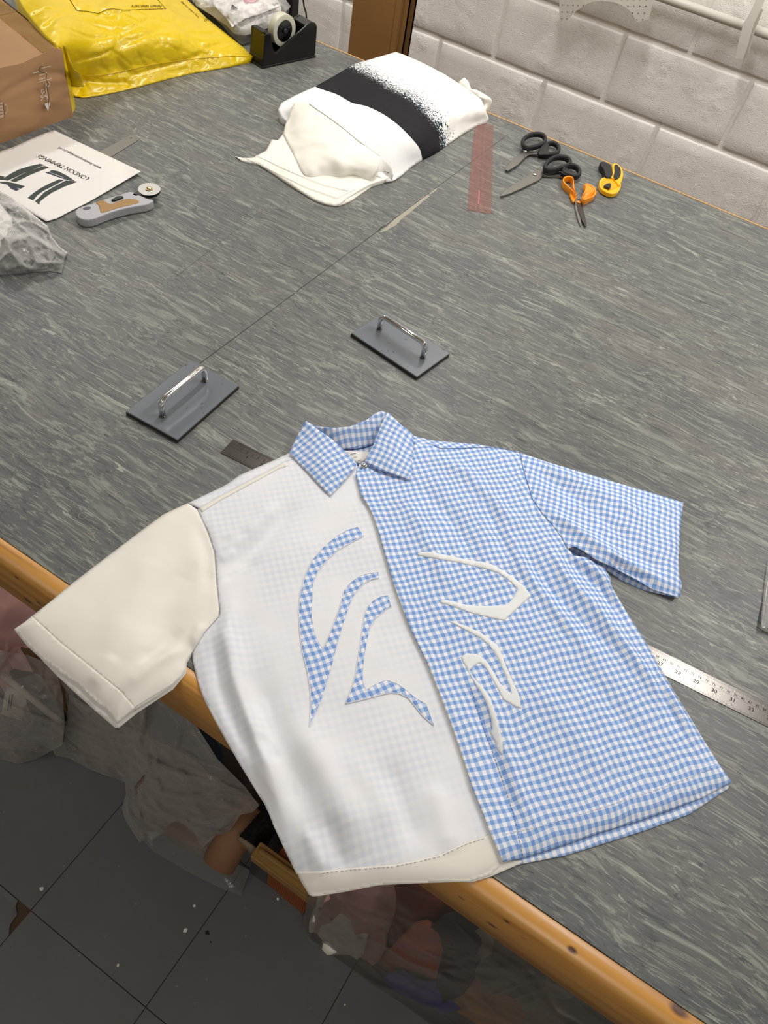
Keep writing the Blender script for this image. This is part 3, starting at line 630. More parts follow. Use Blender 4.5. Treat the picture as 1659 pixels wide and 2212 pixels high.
# appliqué pieces
def hs(px, py, s=2.5523, o=(600, 1100)): return (o[0] + px/s, o[1] + py/s)
A1 = [hs(*p) for p in [(440, 97), (475, 147), (400, 185), (330, 225), (270, 280), (220, 345), (195, 410), (190, 520), (188, 600), (205, 690), (225, 732), (250, 770), (275, 715), (310, 630), (345, 530), (365, 450), (400, 405), (440, 375), (480, 358), (555, 347), (558, 380), (520, 385), (480, 405), (430, 455), (400, 520), (365, 620), (335, 720), (300, 860), (270, 960), (235, 1070), (175, 1200), (182, 1100), (180, 1000), (165, 900), (135, 780), (122, 680), (115, 560), (125, 460), (150, 370), (190, 280), (250, 210), (320, 150), (380, 115)]]
A2 = [hs(*p) for p in [(607, 474), (627, 535), (600, 548), (540, 600), (510, 650), (495, 720), (480, 800), (470, 880), (470, 950), (487, 997), (520, 975), (560, 955), (600, 940), (660, 962), (700, 990), (760, 1040), (820, 1075), (862, 1193), (800, 1140), (760, 1090), (720, 1040), (670, 1015), (620, 1012), (560, 1025), (490, 1045), (370, 1073), (400, 1005), (425, 930), (440, 840), (455, 750), (470, 640), (480, 580), (500, 530), (530, 500), (570, 480)]]
A3 = [hs(p[0], p[1], 5.53, (860, 1180)) for p in [(235, 80), (300, 65), (400, 70), (560, 100), (700, 132), (850, 165), (1000, 185), (1130, 220), (1250, 290), (1330, 338), (1400, 390), (1500, 470), (1590, 590), (1440, 730), (1270, 885), (1150, 865), (1000, 830), (850, 790), (720, 740), (600, 700), (510, 675), (500, 650), (580, 640), (680, 665), (820, 700), (950, 715), (1100, 712), (1300, 705), (1370, 620), (1430, 515), (1360, 440), (1290, 380), (1200, 320), (1100, 285), (900, 235), (700, 190), (500, 155), (340, 130), (235, 110)]]
A4 = [(970.3, 1340), (990, 1346), (1013.7, 1355), (1040.8, 1368), (1064.3, 1386), (1073.9, 1392), (1084.8, 1415), (1092.9, 1438), (1102.4, 1458.7), (1114.6, 1485.8), (1122.8, 1506), (1126, 1530.5), (1113, 1526.5), (1095.6, 1515.6), (1086, 1510), (1079.4, 1495), (1071, 1480), (1061.7, 1464), (1053.6, 1447.8), (1040, 1433), (1031.9, 1433), (1015, 1446), (1015.6, 1451.9), (1027.8, 1469.5), (1048, 1489.9), (1059.7, 1507.5), (1067, 1532), (1074, 1556), (1081, 1583.4), (1085.5, 1603.8), (1086, 1632), (1072.6, 1618.7), (1071, 1608), (1064.4, 1593), (1058, 1582), (1063, 1574), (1061.7, 1560), (1057.7, 1542.8), (1053.6, 1526.5), (1044, 1504.8), (1030.5, 1484.4), (1018, 1461.4), (1010, 1446), (1006, 1439.7), (995, 1419.3), (1007.5, 1411), (1027.8, 1412.6), (1041, 1419), (1055, 1433), (1067, 1452), (1079.4, 1475), (1093, 1489.9), (1105.8, 1499.4), (1101, 1483), (1093, 1461.4), (1079.4, 1430), (1067, 1408.5), (1055, 1392), (1040.8, 1380.7), (1015.5, 1366), (997.4, 1357), (975.7, 1344.6)]
glift = lambda a, b: 3.0*np.exp(-(dedge(a, b)/26)**2)
PATCH = []
for nm, A, mt, of, an, lf in (('checked_patch', A1, M['ging'], .35, VANG + .12, None), ('checked_patch', A2, M['ging'], .35, VANG + .1, None), ('white_patch', A3, M['whiteapp'], 1.72, VANG, glift), ('white_patch', A4, M['whiteapp'], 1.72, VANG, glift)):
    PATCH.append(panel(nm, A, mt, off=of, step=5, ang=an, lift=lf, thick=.0004))
def cloth_line(name, pts, r, mat, off, closed=False, n=5, parent=None):
    P = []
    for i in range(len(pts) if closed else len(pts)-1):
        a, b = pts[i], pts[(i+1) % len(pts)]; k = max(1, int(math.dist(a, b)/7)); P += [(a[0] + (b[0]-a[0])*j/k, a[1] + (b[1]-a[1])*j/k) for j in range(k)]
    if not closed: P.append(pts[-1])
    return tube(name, surf_line(P, lambda Q: HS(Q) + off), r, mat, parent or shirt, closed=closed, n=n)
for A, pp in zip((A1, A2), PATCH): cloth_line('patch_edge', A, .00045, M['thread'], .5, True, parent=pp)
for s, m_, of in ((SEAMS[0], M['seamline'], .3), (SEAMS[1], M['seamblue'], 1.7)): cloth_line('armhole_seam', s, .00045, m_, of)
cloth_line('shoulder_seam', [(932.5, 959.5), (950.6, 968.5), (990, 968), (1030, 967), (1075, 967), (1122, 977.5)], .0004, M['seamblue'], 1.9)
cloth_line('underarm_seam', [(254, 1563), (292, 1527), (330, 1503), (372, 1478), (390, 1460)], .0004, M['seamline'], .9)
def stitches(pts, off, mat=None, dash=6.0, gap=3.4, r=.00035):
    b = MB(); acc = 0
    for i in range(len(pts)-1):
        a, c = np.array(pts[i], float), np.array(pts[i+1], float); L = np.hypot(*(c-a)); t = acc
        while t + dash < L:
            q = surf_line([tuple(a + (c-a)*t/L), tuple(a + (c-a)*(t+dash)/L)], lambda Q: HS(Q) + off); b.add(*tube_vf(q, r, n=4)); t += dash + gap
        acc = 0
    o = mk('stitching', b.v, b.f, mat or M['thread'], shirt); o['kind'] = 'stuff'
stitches([(1066, 1808), (1110, 1797), (1180, 1782), (1260, 1757), (1340, 1731), (1420, 1705), (1500, 1675), (1556, 1650)], 2.0)
stitches([(1046, 1811), (1010, 1822), (980, 1836), (950, 1850), (900, 1862), (850, 1872), (780, 1877), (730, 1882), (690, 1887)], .6, plain('grey_thread', (205, 205, 208), .8))
stitches([(1017, 1485), (1040, 1560), (1066, 1630), (1090, 1700), (1110, 1760), (1130, 1850)], 2.0, M['seamblue'])
# collar (heights in mm): left leaf, right leaf, inside of the stand, band with snap, label
cl = dict(step=5, thick=.0011)
CANG = lambda a, b: math.atan2(*(at(*b) - at(*a)).yx)
soft('collar_stand', [(661, 909, 24), (679, 919.7, 26), (700, 923, 27), (722.7, 924, 28), (740, 923, 28), (755, 921.5, 29), (775, 914, 31), (791.5, 907, 33), (812, 892, 36), (824, 887.5, 38), (836, 892, 38), (830, 915, 30), (820, 940, 18), (809.5, 959.5, 9), (790, 967, 6), (770, 971, 5), (740, 972, 5), (715, 960, 8), (690, 940, 14)], [], M['ging_in'], shirt, ang=CANG((679, 920), (791, 907)), **cl)
soft('back_neck_facing', [(809.5, 959.5, 8.5), (790, 967, 5.5), (770, 971, 4.5), (742, 972, 4.5), (745, 985, 4), (770, 1004, 4), (790, 1000, 5), (806, 980, 6)], [], M['ging_in'], shirt, ang=CANG((679, 920), (791, 907)), **cl)
soft('neck_label', [(742, 973, 6), (800, 976, 8.5), (796, 986, 8), (788, 995, 7.5), (778, 1001, 7), (766, 998, 6), (752, 986, 6)], [], M['sheet'], shirt, step=4, thick=.0005)
for (xa, ya, xb, yb) in ((757, 981, 769, 979), (764, 988, 767, 987.6), (768, 987.5, 771, 987), (773, 994.5, 782, 993.6)): tube('label_print', [at(xa, ya, 8.2), at(xb, yb, 8.6)], .0005, M['ink'], shirt, n=4)
tube('neck_seam', [at(744, 971, 6.5), at(770, 970, 6.8), at(790, 966, 8), at(808, 960, 11)], .0006, plain('navy_seam', (60, 70, 110), .9), shirt, n=5)
soft('collar_band', [(768, 1024, 11), (771, 1012, 12), (776, 1003, 12), (786, 997, 13), (800, 1002, 14), (815, 1012, 14), (816, 1016, 14), (800, 1026, 13), (786, 1032, 12), (773, 1036, 12)], [], M['ging'], shirt, ang=VANG + .75, step=4, thick=.001)
soft('collar_leaf', [(661, 909, 28), (650, 925, 22), (640, 945, 17), (632, 961, 14), (625, 979, 12), (643, 998, 13), (665, 1020, 14), (690, 1047, 14), (713.7, 1071.6, 13), (728, 1055, 14), (745, 1037, 15), (758, 1021, 16), (771.6, 1002.9, 17), (755, 985, 19), (738, 968, 22), (719, 950, 25), (698, 935, 28), (679, 922, 29), (668, 914, 29)], [(690, 990, 22), (715, 1020, 20), (670, 960, 22)], M['ging'], shirt, ang=CANG((625, 979), (713, 1071)), **cl)
soft('collar_leaf', [(836.7, 890.7, 39), (826, 912, 36), (813, 943, 29), (806, 962, 25), (788, 997, 18), (800, 1004, 18), (813, 1012, 18), (830, 1018, 18), (849, 1024.6, 18), (868, 1031, 17), (887, 1036.5, 16), (889, 1012, 17), (891, 986.6, 18), (892.5, 962, 18), (893.5, 939.6, 19), (880, 928, 24), (867, 918, 28), (850, 902, 35), (842, 894, 38)], [(850, 960, 27), (840, 1000, 23)], M['ging'], shirt, ang=CANG((788, 997), (887, 1036)), **cl)
c = at(787, 1007, 14.2); lathe('snap_button', [(.0002, 0), (.0048, 0), (.0052, .0008), (.0048, .0018), (.003, .0028), (.0001, .0031)], c, M['chrome'], shirt, ax=(.15, -.1, 1))

# ------------------------------------------------------------------ lettering
_fc = bpy.data.curves.new('lettering', 'FONT')
def glyphs(s, size=1.0, align='LEFT'):
    _fc.body = s; _fc.size = size; _fc.align_x = align; o = bpy.data.objects.new('tmp', _fc); COL.objects.link(o)
    bpy.context.view_layer.update(); dg = bpy.context.evaluated_depsgraph_get(); me = bpy.data.meshes.new_from_object(o.evaluated_get(dg))
    v = [tuple(p.co) for p in me.vertices]; f = [tuple(p.vertices) for p in me.polygons]
    bpy.data.objects.remove(o); bpy.data.meshes.remove(me); return v, f
def text_w(s):
    v, f = glyphs(s); xs = [p[0] for p in v]; return max(xs)-min(xs), min(xs)
def decal_world(s, O, X, Hh, fit=True, nrm=None):
    """glyph mesh mapped so the line runs from O to X (world), cap height Hh metres, up = left of the line in the plane with normal nrm"""
    v, f = glyphs(s); w, x0 = text_w(s); O = Vector(O); X = Vector(X); e = (X-O); L = e.length; e.normalize(); nn = Vector(nrm or (0, 0, 1)); u = nn.cross(e)
    return [tuple(O + e*((a-x0)/w*L) + u*(b/.7*Hh)) for a, b, _ in v], f

# ------------------------------------------------------------------ rulers
RO = Vector((.238437, -2.289339, TZ)); RA = .0838; RE = Vector((math.cos(RA), math.sin(RA), 0)); RN = Vector((-RE.y, RE.x, 0)); RW = .0339
t = thing('steel_ruler', 'long steel metre ruler lying under the shirt, its 27 to 33 inch end shining', 'ruler', tuple(RO + RE*.45))
def rp(a, b, z=0): return tuple(RO + RE*a + RN*b + Vector((0, 0, z)))
a0, a1 = -.0125, 1.03
v, f = prism_vf([rp(a0, -RW/2), rp(a1, -RW/2), rp(a1, RW/2), rp(a0, RW/2)], [rp(a0, -RW/2, .0009), rp(a1, -RW/2, .0009), rp(a1, RW/2, .0009), rp(a0, RW/2, .0009)])
mk('blade', v, f, M['steel'], t, smooth=False)
mb = MB(); zt = .00098
def q4(b, x0, x1, y0, y1): b.add([rp(x0, y0, zt), rp(x1, y0, zt), rp(x1, y1, zt), rp(x0, y1, zt)], [(0, 1, 2, 3)])
for k in range(16*40 + 1):
    x = k*.0254/16; L = .0125 if k % 16 == 0 else .0095 if k % 8 == 0 else .0075 if k % 4 == 0 else .0058
    if x < a1: q4(mb, x - .00011, x + .00011, -RW/2 + .0004, -RW/2 + L*.62)
for k in range(1030):
    x = k*.001; L = .0078 if k % 10 == 0 else .006 if k % 5 == 0 else .0042
    if (x < .12 or x > .62) and x < a1: q4(mb, x - .00008, x + .00008, RW/2 - .0004 - L, RW/2 - .0004)
q4(mb, a0 + .003, a1, .0026, .00275); q4(mb, a0 + .003, a1, RW/2 - .0086, RW/2 - .0085)
o = mk('graduations', mb.v, mb.f, M['ink'], t, smooth=False); o['kind'] = 'stuff'
mb = MB()
def num(s, x, y, h, wd):
    v, f = glyphs(s, 1, 'CENTER'); mb.add([rp(x + a*h/.7*wd, y + b*h/.7, zt) for a, b, _ in v], f)
for k in list(range(1, 6)) + list(range(22, 41)): num(str(k), k*.0254, -.0056, .0056, 1.05)
for k in list(range(1, 12)) + list(range(58, 102)): num(str(k), k*.01, .0044, .0034, 1.0)
o = mk('scale_numbers', mb.v, mb.f, M['ink'], t, smooth=False); o['kind'] = 'stuff'
t = thing('short_ruler', 'short dull steel ruler with a hole, poking out from under the white printed sheet', 'ruler', tuple(at(250, 315)))
sr = [(170, 352), (283, 291), (292, 291), (298, 297), (298, 303), (185, 372)]
prism_px('blade', sr, 0.1, 1.2, M['blademat'], t)
lathe('hole', [(.0022, 0), (.0022, .0001)], at(283, 298, 1.25), M['blackmatt'], t, n=12)
t = thing('pattern_ruler', 'red-tinted transparent plastic ruler beside the folded white fabric', 'ruler', tuple(at(1040, 360)))
pr = [(1010, 452), (1061.5, 462), (1066.5, 270), (1026, 262)]
prism_px('blade', pr, .2, 2.2, M['pinkruler'], t)
def bil(P, u, v): a = np.array(P, float); return (1-v)*((1-u)*a[0] + u*a[1]) + v*((1-u)*a[3] + u*a[2])
mb = MB(); 
def pl(u0, v0, u1, v1, w=.0004):
    a, b = bil(pr, u0, v0), bil(pr, u1, v1); A, B = at(a[0], a[1], 2.3), at(b[0], b[1], 2.3); s = (B-A).normalized().cross(Vector((0, 0, 1)))*w/2; mb.add([A-s, A+s, B+s, B-s], [(0, 1, 2, 3)])
for u in (.05, .12, .18, .27, .33, .38, .52, .58): pl(u, .01, u, .98, .0003)
for k in range(60): pl(.03, k/60, .12, k/60, .0003)
for k in range(36): pl(.58, k/36, .98, k/36, .00018)
for k in range(14): pl(.18, .05 + k*.068, .36, .05 + k*.068, .0003)
pl(.44, .08, .44, .24, .003)
o = mk('red_markings', mb.v, mb.f, plain('red_print', (176, 112, 114), .6), t, smooth=False); o['kind'] = 'stuff'

# ------------------------------------------------------------------ steel weights
def make_weight(label, c, rz, L=.154, Wd=.098):
    t = thing('fabric_weight', label, 'weight', c, 'steel weights with chrome handles', rz)
    v, f = box_vf(-L/2, L/2, -Wd/2, Wd/2, 0, .0075); o = mk('base_plate', v, f, M['plate'], t, smooth=False, local=True); m = o.modifiers.new('edge', 'BEVEL'); m.width = .0012; m.segments = 2
    v, f = box_vf(-L/2 - .0002, L/2 + .0002, -Wd/2 - .0002, Wd/2 + .0002, 0.0001, .0056); mk('worn_edge', v, f, plain('worn_dark_edge', (48, 42, 38), .6, var=.3), t, smooth=False, local=True)
    h, s, r = .038, .0515, .0050; P = [(-s, 0, .007), (-s, 0, h - .010), (-s + .0012, 0, h - .0055), (-s + .0045, 0, h - .0022), (-s + .009, 0, h), (s - .009, 0, h), (s - .0045, 0, h - .0022), (s - .0012, 0, h - .0055), (s, 0, h - .010), (s, 0, .007)]
    hd = mk('handle', *tube_vf(P, r, n=16, up=(0, 1, 0)), M['chrome'], t, local=True)
    for x in (-s, s): mk('foot_ring', *lathe_vf([(r*1.08, 0), (r*1.08, .0006), (r, .0008)], (x, 0, .0074), n=16), M['steel'], hd, local=True)
    return t
def quadfit(px): P = [at(x, y, 7) for x, y in px]; return sum(P, Vector())/4, P
c, P = quadfit([(270, 889), (385, 950), (516, 832), (411, 779)]); d = (P[2]-P[1] + P[3]-P[0]); make_weight('grey steel weight with chrome bar handle, the nearer one by the shirt collar', (c.x, c.y, TZ), math.atan2(d.y, d.x))
c, P = quadfit([(762, 716), (898, 812), (973, 765), (831, 678)]); d = (P[1]-P[0] + P[2]-P[3]); make_weight('grey steel weight with chrome bar handle, alone in the middle of the table', (c.x, c.y, TZ), math.atan2(d.y, d.x))

# ------------------------------------------------------------------ scissors and cutters
def zl(pts, z): return [at(p[0], p[1], z if len(p) < 3 else p[2]) for p in pts]
t = thing('dressmaking_shears', 'smaller black-handled scissors with blades closed, nearest the block wall', 'scissors', tuple(at(1140, 325)))
prism_px('blade', [(1092, 366), (1093, 362), (1103, 349), (1126, 328), (1131, 320), (1140, 317), (1152, 321), (1150, 327), (1140, 334), (1120, 350), (1100, 367)], 2, 5, M['blade'], t, .0004)
prism_px('blade', [(1097, 369), (1093, 366), (1110, 345), (1135, 326), (1160, 328), (1163, 333), (1146, 333), (1136, 338), (1118, 356)], 5.2, 7.5, M['blade'], t, .0004)
lathe('pivot_screw', [(.0045, 0), (.004, .0015), (.001, .0022)], at(1135, 326, 7.6), M['chrome'], t, n=14)
tube('handle', [tuple(p) for p in zl(chaikin([(1131, 318), (1128, 305), (1138, 295), (1152, 290), (1170, 291), (1178, 298), (1177, 308), (1168, 314), (1155, 318), (1140, 321)], 2), 14)], .0048, M['blackmatt'], t, closed=True, flat=1.5)
tube('handle', [tuple(p) for p in zl(chaikin([(1163, 333), (1172, 320), (1180, 312), (1192, 309), (1203, 313), (1208, 322), (1204, 331), (1194, 335), (1178, 335)], 2), 11)], .0048, M['blackmatt'], t, closed=True, flat=1.5)
mk('handle_web', *prism_vf(*[[tuple(at(x, y, z)) for x, y in [(1163, 334), (1164, 322), (1174, 313), (1186, 311), (1183, 322), (1188, 334)][::-1]] for z in (4, 16)]), M['blackmatt'], t, smooth=False, sharp=.002)
t = thing('dressmaking_shears', 'larger black-handled scissors with a broad pointed blade, between the other two pairs', 'scissors', tuple(at(1165, 385)))
prism_px('blade', [(1080, 423), (1090, 412), (1110, 398), (1130, 386), (1150, 371), (1160, 367), (1172, 368), (1174, 377), (1165, 388), (1150, 395), (1130, 405), (1105, 416), (1088, 422)], 2, 6, M['blade'], t, .0005)
prism_px('shank', [(1172, 370), (1195, 371), (1212, 372), (1235, 380), (1236, 384), (1210, 381), (1175, 379)], 2, 6.5, M['blade'], t, .0005)
lathe('pivot_screw', [(.0055, 0), (.005, .0018), (.001, .0026)], at(1155, 377, 6.5), M['chrome'], t, n=14)
tube('handle', [tuple(p) for p in zl(chaikin([(1176, 367), (1178, 357), (1188, 345), (1205, 339), (1222, 341), (1233, 350), (1228, 358), (1215, 362), (1200, 367), (1188, 369)], 2), 15)], .0049, M['blackmatt'], t, closed=True, flat=1.6)
tube('handle', [tuple(p) for p in zl(chaikin([(1214, 374), (1219, 362), (1230, 358), (1243, 360), (1251, 368), (1252, 378), (1244, 383), (1230, 380)], 2), 12)], .0049, M['blackmatt'], t, closed=True, flat=1.6)
mk('handle_web', *prism_vf(*[[tuple(at(x, y, z)) for x, y in [(1211, 373), (1217, 361), (1228, 357), (1226, 366), (1232, 378), (1222, 378)][::-1]] for z in (4, 15)]), M['blackmatt'], t, smooth=False, sharp=.002)
t = thing('embroidery_scissors', 'small orange-handled scissors lying open, in front of the black-handled pairs', 'scissors', tuple(at(1250, 437)))
prism_px('blade', [(1249, 437), (1241, 436), (1243, 452), (1249, 475), (1255, 490), (1256, 486), (1255, 470), (1256, 452)], 1.5, 3.5, M['blade'], t, .0003)
prism_px('blade', [(1245, 434), (1250, 428), (1256, 432), (1258, 440), (1263, 462), (1268, 488), (1266, 491), (1258, 478), (1250, 455)], 3.6, 5.4, M['steel'], t, .0003)
prism_px('blade_neck', [(1241, 436), (1247, 424), (1257, 424), (1258, 440), (1250, 446)], 2.0, 5.0, M['blade'], t, .0003)
lathe('pivot_screw', [(.0052, 0), (.005, .0016), (.001, .0022)], at(1249.5, 437, 5.2), M['orange'], t, n=14)
def loop_band(name, pts, h0, h1, th, mat, par):   # an oval band standing on edge
    P = chaikin(pts, 2); n = len(P); out = [at(x, y, h1) for x, y in P]; c = sum(out, Vector())/n; V = []
    for o in out:
        i = o + (c-o).normalized()*th; V += [(o.x, o.y, TZ + h0/1000), (o.x, o.y, TZ + h1/1000), (i.x, i.y, TZ + h1/1000), (i.x, i.y, TZ + h0/1000)]
    F = [(4*i+j, 4*i+(j+1) % 4, 4*((i+1) % n)+(j+1) % 4, 4*((i+1) % n)+j) for i in range(n) for j in range(4)]
    return mk(name, V, F, mat, par, sharp=.0008)
loop_band('handle', [(1245, 423), (1239, 413), (1222, 399), (1215, 389), (1218, 382), (1228, 379), (1239, 382), (1240, 395), (1241, 410), (1246, 420)], 2, 16, .0042, M['orange'], t)
prism_px('handle_neck', [(1237, 434), (1231, 420), (1235, 411), (1240, 410), (1246, 425), (1240, 436)], 2, 7, M['orange'], t, .0008)
loop_band('handle', [(1256, 425), (1263, 414), (1266, 404), (1263, 397), (1271, 396), (1284, 403), (1289, 414), (1284, 424), (1272, 428), (1262, 433)], 2, 15, .0036, M['orange'], t)
soft('handle_side', [(1255, 430, 5), (1262, 417, 12), (1266, 404, 15), (1263, 396, 17), (1274, 400, 17), (1286, 409, 15), (1289, 417, 9), (1283, 425, 4), (1270, 430, 3), (1260, 436, 3)], [(1272, 414, 14)], M['orange'], t, step=3, skirt=2)
t = thing('rotary_cutter', 'yellow and black rotary cutter with a curved handle, against the block wall edge', 'rotary cutter', tuple(at(1320, 385)))
disc = [(1294, 394), (1298, 385), (1310, 381), (1325, 382), (1337, 388), (1343, 396), (1340, 408), (1333, 417), (1320, 419), (1305, 413), (1296, 405)]
prism_px('blade_guard', disc, 2, 12, M['cutyellow'], t, .0012, round_=1)
prism_px('guard_rim', [(1298, 396), (1302, 388), (1312, 385), (1325, 387), (1334, 394), (1334, 402), (1328, 408), (1316, 409), (1304, 404)], 12, 13, plain('yellow_recess', (236, 168, 8), .4), t, .0005, round_=1)
prism_px('knob', [(1303, 401), (1311, 396), (1316, 395), (1321, 397), (1320, 404), (1316, 407), (1311, 403)], 13, 18, M['black'], t, .0006, round_=1)
prism_px('handle', [(1325, 385), (1319, 382), (1324, 377), (1323, 366), (1322, 356), (1326, 352), (1334, 353), (1343, 362), (1347, 374), (1344, 388), (1339, 402), (1333, 394)], 2, 17, M['cutyellow'], t, .0015, round_=1)
prism_px('grip_pad', [(1326, 385), (1325, 379), (1328, 372), (1327, 361), (1328, 355), (1334, 355), (1341, 364), (1342, 374), (1338, 384), (1331, 388)], 16.5, 18.5, M['blackmatt'], t, .001, round_=1)
prism_px('blade_lever', [(1296, 350), (1303, 348), (1312, 352), (1320, 355), (1322, 368), (1324, 377), (1321, 383), (1309, 382), (1307, 372), (1303, 362), (1297, 356)], 3, 17, M['blackmatt'], t, .0015, round_=1)
t = thing('rotary_cutter', 'grey and tan rotary cutter with a round steel blade, beside the white printed sheet', 'rotary cutter', tuple(at(255, 440)))
def cx(p): return (p[0]/4.608, 270 + p[1]/4.608)
prism_px('handle', [cx(p) for p in [(745, 880), (752, 840), (800, 812), (880, 790), (985, 760), (1010, 745), (1100, 720), (1200, 690), (1310, 655), (1360, 690), (1400, 700), (1460, 730), (1540, 745), (1500, 770), (1460, 790), (1400, 800), (1300, 815), (1150, 850), (1000, 905), (930, 935), (850, 945), (780, 925)]], 1, 17, M['grey'], t, .004, round_=1)
prism_px('grip', [cx(p) for p in [(945, 768), (985, 752), (1040, 742), (1062, 768), (1100, 782), (1160, 765), (1220, 738), (1300, 726), (1360, 738), (1398, 765), (1300, 792), (1150, 828), (1000, 880), (992, 835), (985, 800)]], 2, 18.2, M['tan'], t, .002, round_=1)
prism_px('grip', [cx(p) for p in [(1000, 890), (1150, 840), (1300, 800), (1396, 778), (1390, 800), (1300, 822), (1150, 862), (1003, 915)]], 1.5, 12, M['tan'], t, .001)
prism_px('lock_button', [cx(p) for p in [(1105, 740), (1140, 722), (1165, 705), (1215, 702), (1232, 715), (1200, 730), (1150, 748), (1115, 750)]], 17, 20, M['black'], t, .0006, round_=1)
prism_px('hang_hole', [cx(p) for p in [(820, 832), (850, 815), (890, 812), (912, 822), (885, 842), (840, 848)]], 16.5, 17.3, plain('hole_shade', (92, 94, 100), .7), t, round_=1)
c = at(322.5, 411, 17); lathe('blade_backing', [(.0225, 0), (.0225, .003)], c - Vector((-.0005, .0012, 0.002)), M['black'], t, ax=(0, -.08, 1), n=36, smooth=False)
prism_px('blade_neck', [cx(p) for p in [(1320, 690), (1370, 655), (1420, 660), (1420, 690), (1350, 705)]], 14, 17, M['black'], t)
lathe('blade', [(.0222, 0), (.0222, .0006)], c + Vector((0, 0, .002)), M['blade'], t, ax=(0, -.08, 1), n=40, smooth=False)
lathe('washer', [(.0072, 0), (.007, .001), (.0045, .0012), (.0045, .003), (.003, .0038), (.0008, .004)], c + Vector((0, 0, .0028)), plain('brass', (190, 170, 130), .3, 1), t, n=20, smooth=False)

# ------------------------------------------------------------------ printed sheet
t = thing('printed_sheet', 'white bag sheet printed with large dark letters, lying upside down by the cardboard box', 'sheet', tuple(at(150, 380)))
SHO = [(117, 281, 1), (160, 302, 4), (215, 328, 5), (262, 350, 3), (304, 370, 9), (270, 390, 4), (235, 411, 4), (190, 437, 3), (150, 457, 3), (122, 472, 3), (100, 478, 3), (60, 455, 4), (0, 420, 4), (-60, 392, 4), (-90, 370, 3), (-40, 345, 3), (0, 327, 3), (30, 317, 3), (60, 303, 3), (90, 290, 2)]
o, ST = soft('sheet', SHO, [(150, 360, 7), (100, 340, 6), (200, 390, 6), (60, 380, 6), (240, 370, 7)], M['sheet'], t, step=5, thick=.0006)
def sheet_poly(pts, mat, name='printed_mark', parent=t):
    P = [cx(p) for p in pts]; b = []
    for i in range(len(P)):
        a, c = P[i], P[(i+1) % len(P)]; k = max(1, int(math.dist(a, c)/5)); b += [(a[0] + (c[0]-a[0])*j/k, a[1] + (c[1]-a[1])*j/k) for j in range(k)]
    z = ST([p[0] for p in b], [p[1] for p in b]) + .5; W_ = atv([p[0] for p in b], [p[1] for p in b], z)
    mk(name, W_, [tuple(range(len(b)))[::-1]], mat, parent, smooth=False)
for pts in [[(275, 724), (330, 748), (370, 700), (430, 655), (530, 605), (635, 548), (590, 540), (500, 578), (400, 630), (330, 680)], [(350, 758), (392, 792), (395, 765), (440, 725), (520, 670), (640, 612), (770, 563), (700, 555), (655, 552), (540, 612), (440, 670), (390, 720)],
            [(490, 466), (515, 447), (580, 460), (660, 500), (745, 555), (700, 552), (610, 510), (560, 490)], [(400, 385), (438, 398), (330, 440), (230, 480), (150, 520), (75, 552), (20, 540), (100, 488), (180, 445), (290, 410)], [(442, 406), (487, 422), (380, 462), (300, 495), (220, 535), (152, 567), (105, 553), (200, 500), (300, 452)],
            [(-5, 505), (45, 512), (28, 545), (-60, 535), (-90, 510)], [(-20, 572), (60, 563), (150, 580), (250, 610), (205, 632), (120, 610), (50, 585)]]: sheet_poly(pts, M['green_ink'], 'dark_letter')
for pts in [[(450, 472), (480, 466), (560, 498), (690, 548), (640, 538), (560, 510)], [(75, 598), (130, 610), (195, 638), (162, 656), (110, 632)]]: sheet_poly(pts, M['navy_ink'], 'navy_letter_edge')
def sheet_text(s, a, b, h):
    A, B = at(*cx(a), 6), at(*cx(b), 6); v, f = decal_world(s, A, B, h)
    px = [];                                             # drop each vertex onto the sheet
    V = [(x, y, z + .0004) for x, y, z in v]; mk('printed_text', V, f, M['ink'], t, smooth=False)
def proj(P):
    q = (np.atleast_2d(P) - _C) @ _R; return W/2 + FPX*q[:, 0]/-q[:, 2], H/2 - FPX*q[:, 1]/-q[:, 2]
_st = sheet_text
def sheet_text(s, a, b, h):
    A, B = at(*cx(a), 5), at(*cx(b), 5); v, f = decal_world(s, A, B, h); v = np.array(v)
    for _ in range(3): X, Y = proj(v); v[:, 2] = TZ + (ST(X, Y) + .55)/1000
    mk('printed_text', v, f, M['ink'], t, smooth=False)
sheet_text('LONDON TRIMMINGS', (897, 535), (402, 300), .0125); sheet_text('www.londontrimmings.co.uk', (1020, 440), (590, 217), .0085)

# ------------------------------------------------------------------ tape dispenser
U = Vector((.228, .974, 0)).normalized(); Sd = Vector((-U.y, U.x, 0)); O = at(568, 148) + Vector((0, 0, 0))     # near right corner; Sd points to the left in the picture
def tdp(u, s, h): return tuple(O + U*u + Sd*s + Vector((0, 0, h)))
t = thing('tape_dispenser', 'black desk tape dispenser with a cream roll, behind the yellow bag corner', 'tape dispenser', tuple(O + U*.09 + Sd*.03))
side = [(0.0, 0), (.186, 0), (.190, .01), (.190, .076), (.184, .086), (.170, .090), (.155, .085), (.10, .058), (.050, .033), (.040, .034), (.034, .045), (.026, .082), (.006, .084)]
wid = .060
def slab(name, prof, s0, s1, mat, bev=.002):
    A = [tdp(u, s0, h) for u, h in prof]; B = [tdp(u, s1, h) for u, h in prof]; v, f = prism_vf(A, B); return mk(name, v, f, mat, t, smooth=False, sharp=bev)
slab('side_wall', side, 0, .009, M['black'], .003); slab('side_wall', side, wid - .009, wid, M['black'], .003)
slab('base', [(0, 0), (.188, 0), (.188, .030), (.150, .026), (.045, .022), (0, .022)], .004, wid - .004, M['black'])
slab('front_post', [(.001, .01), (.030, .02), (.024, .081), (.007, .083)], .004, wid - .004, M['black'], .001)
slab('rear_block', [(.150, .02), (.189, .02), (.189, .076), (.183, .086), (.170, .089), (.152, .083)], .004, wid - .004, M['black'])
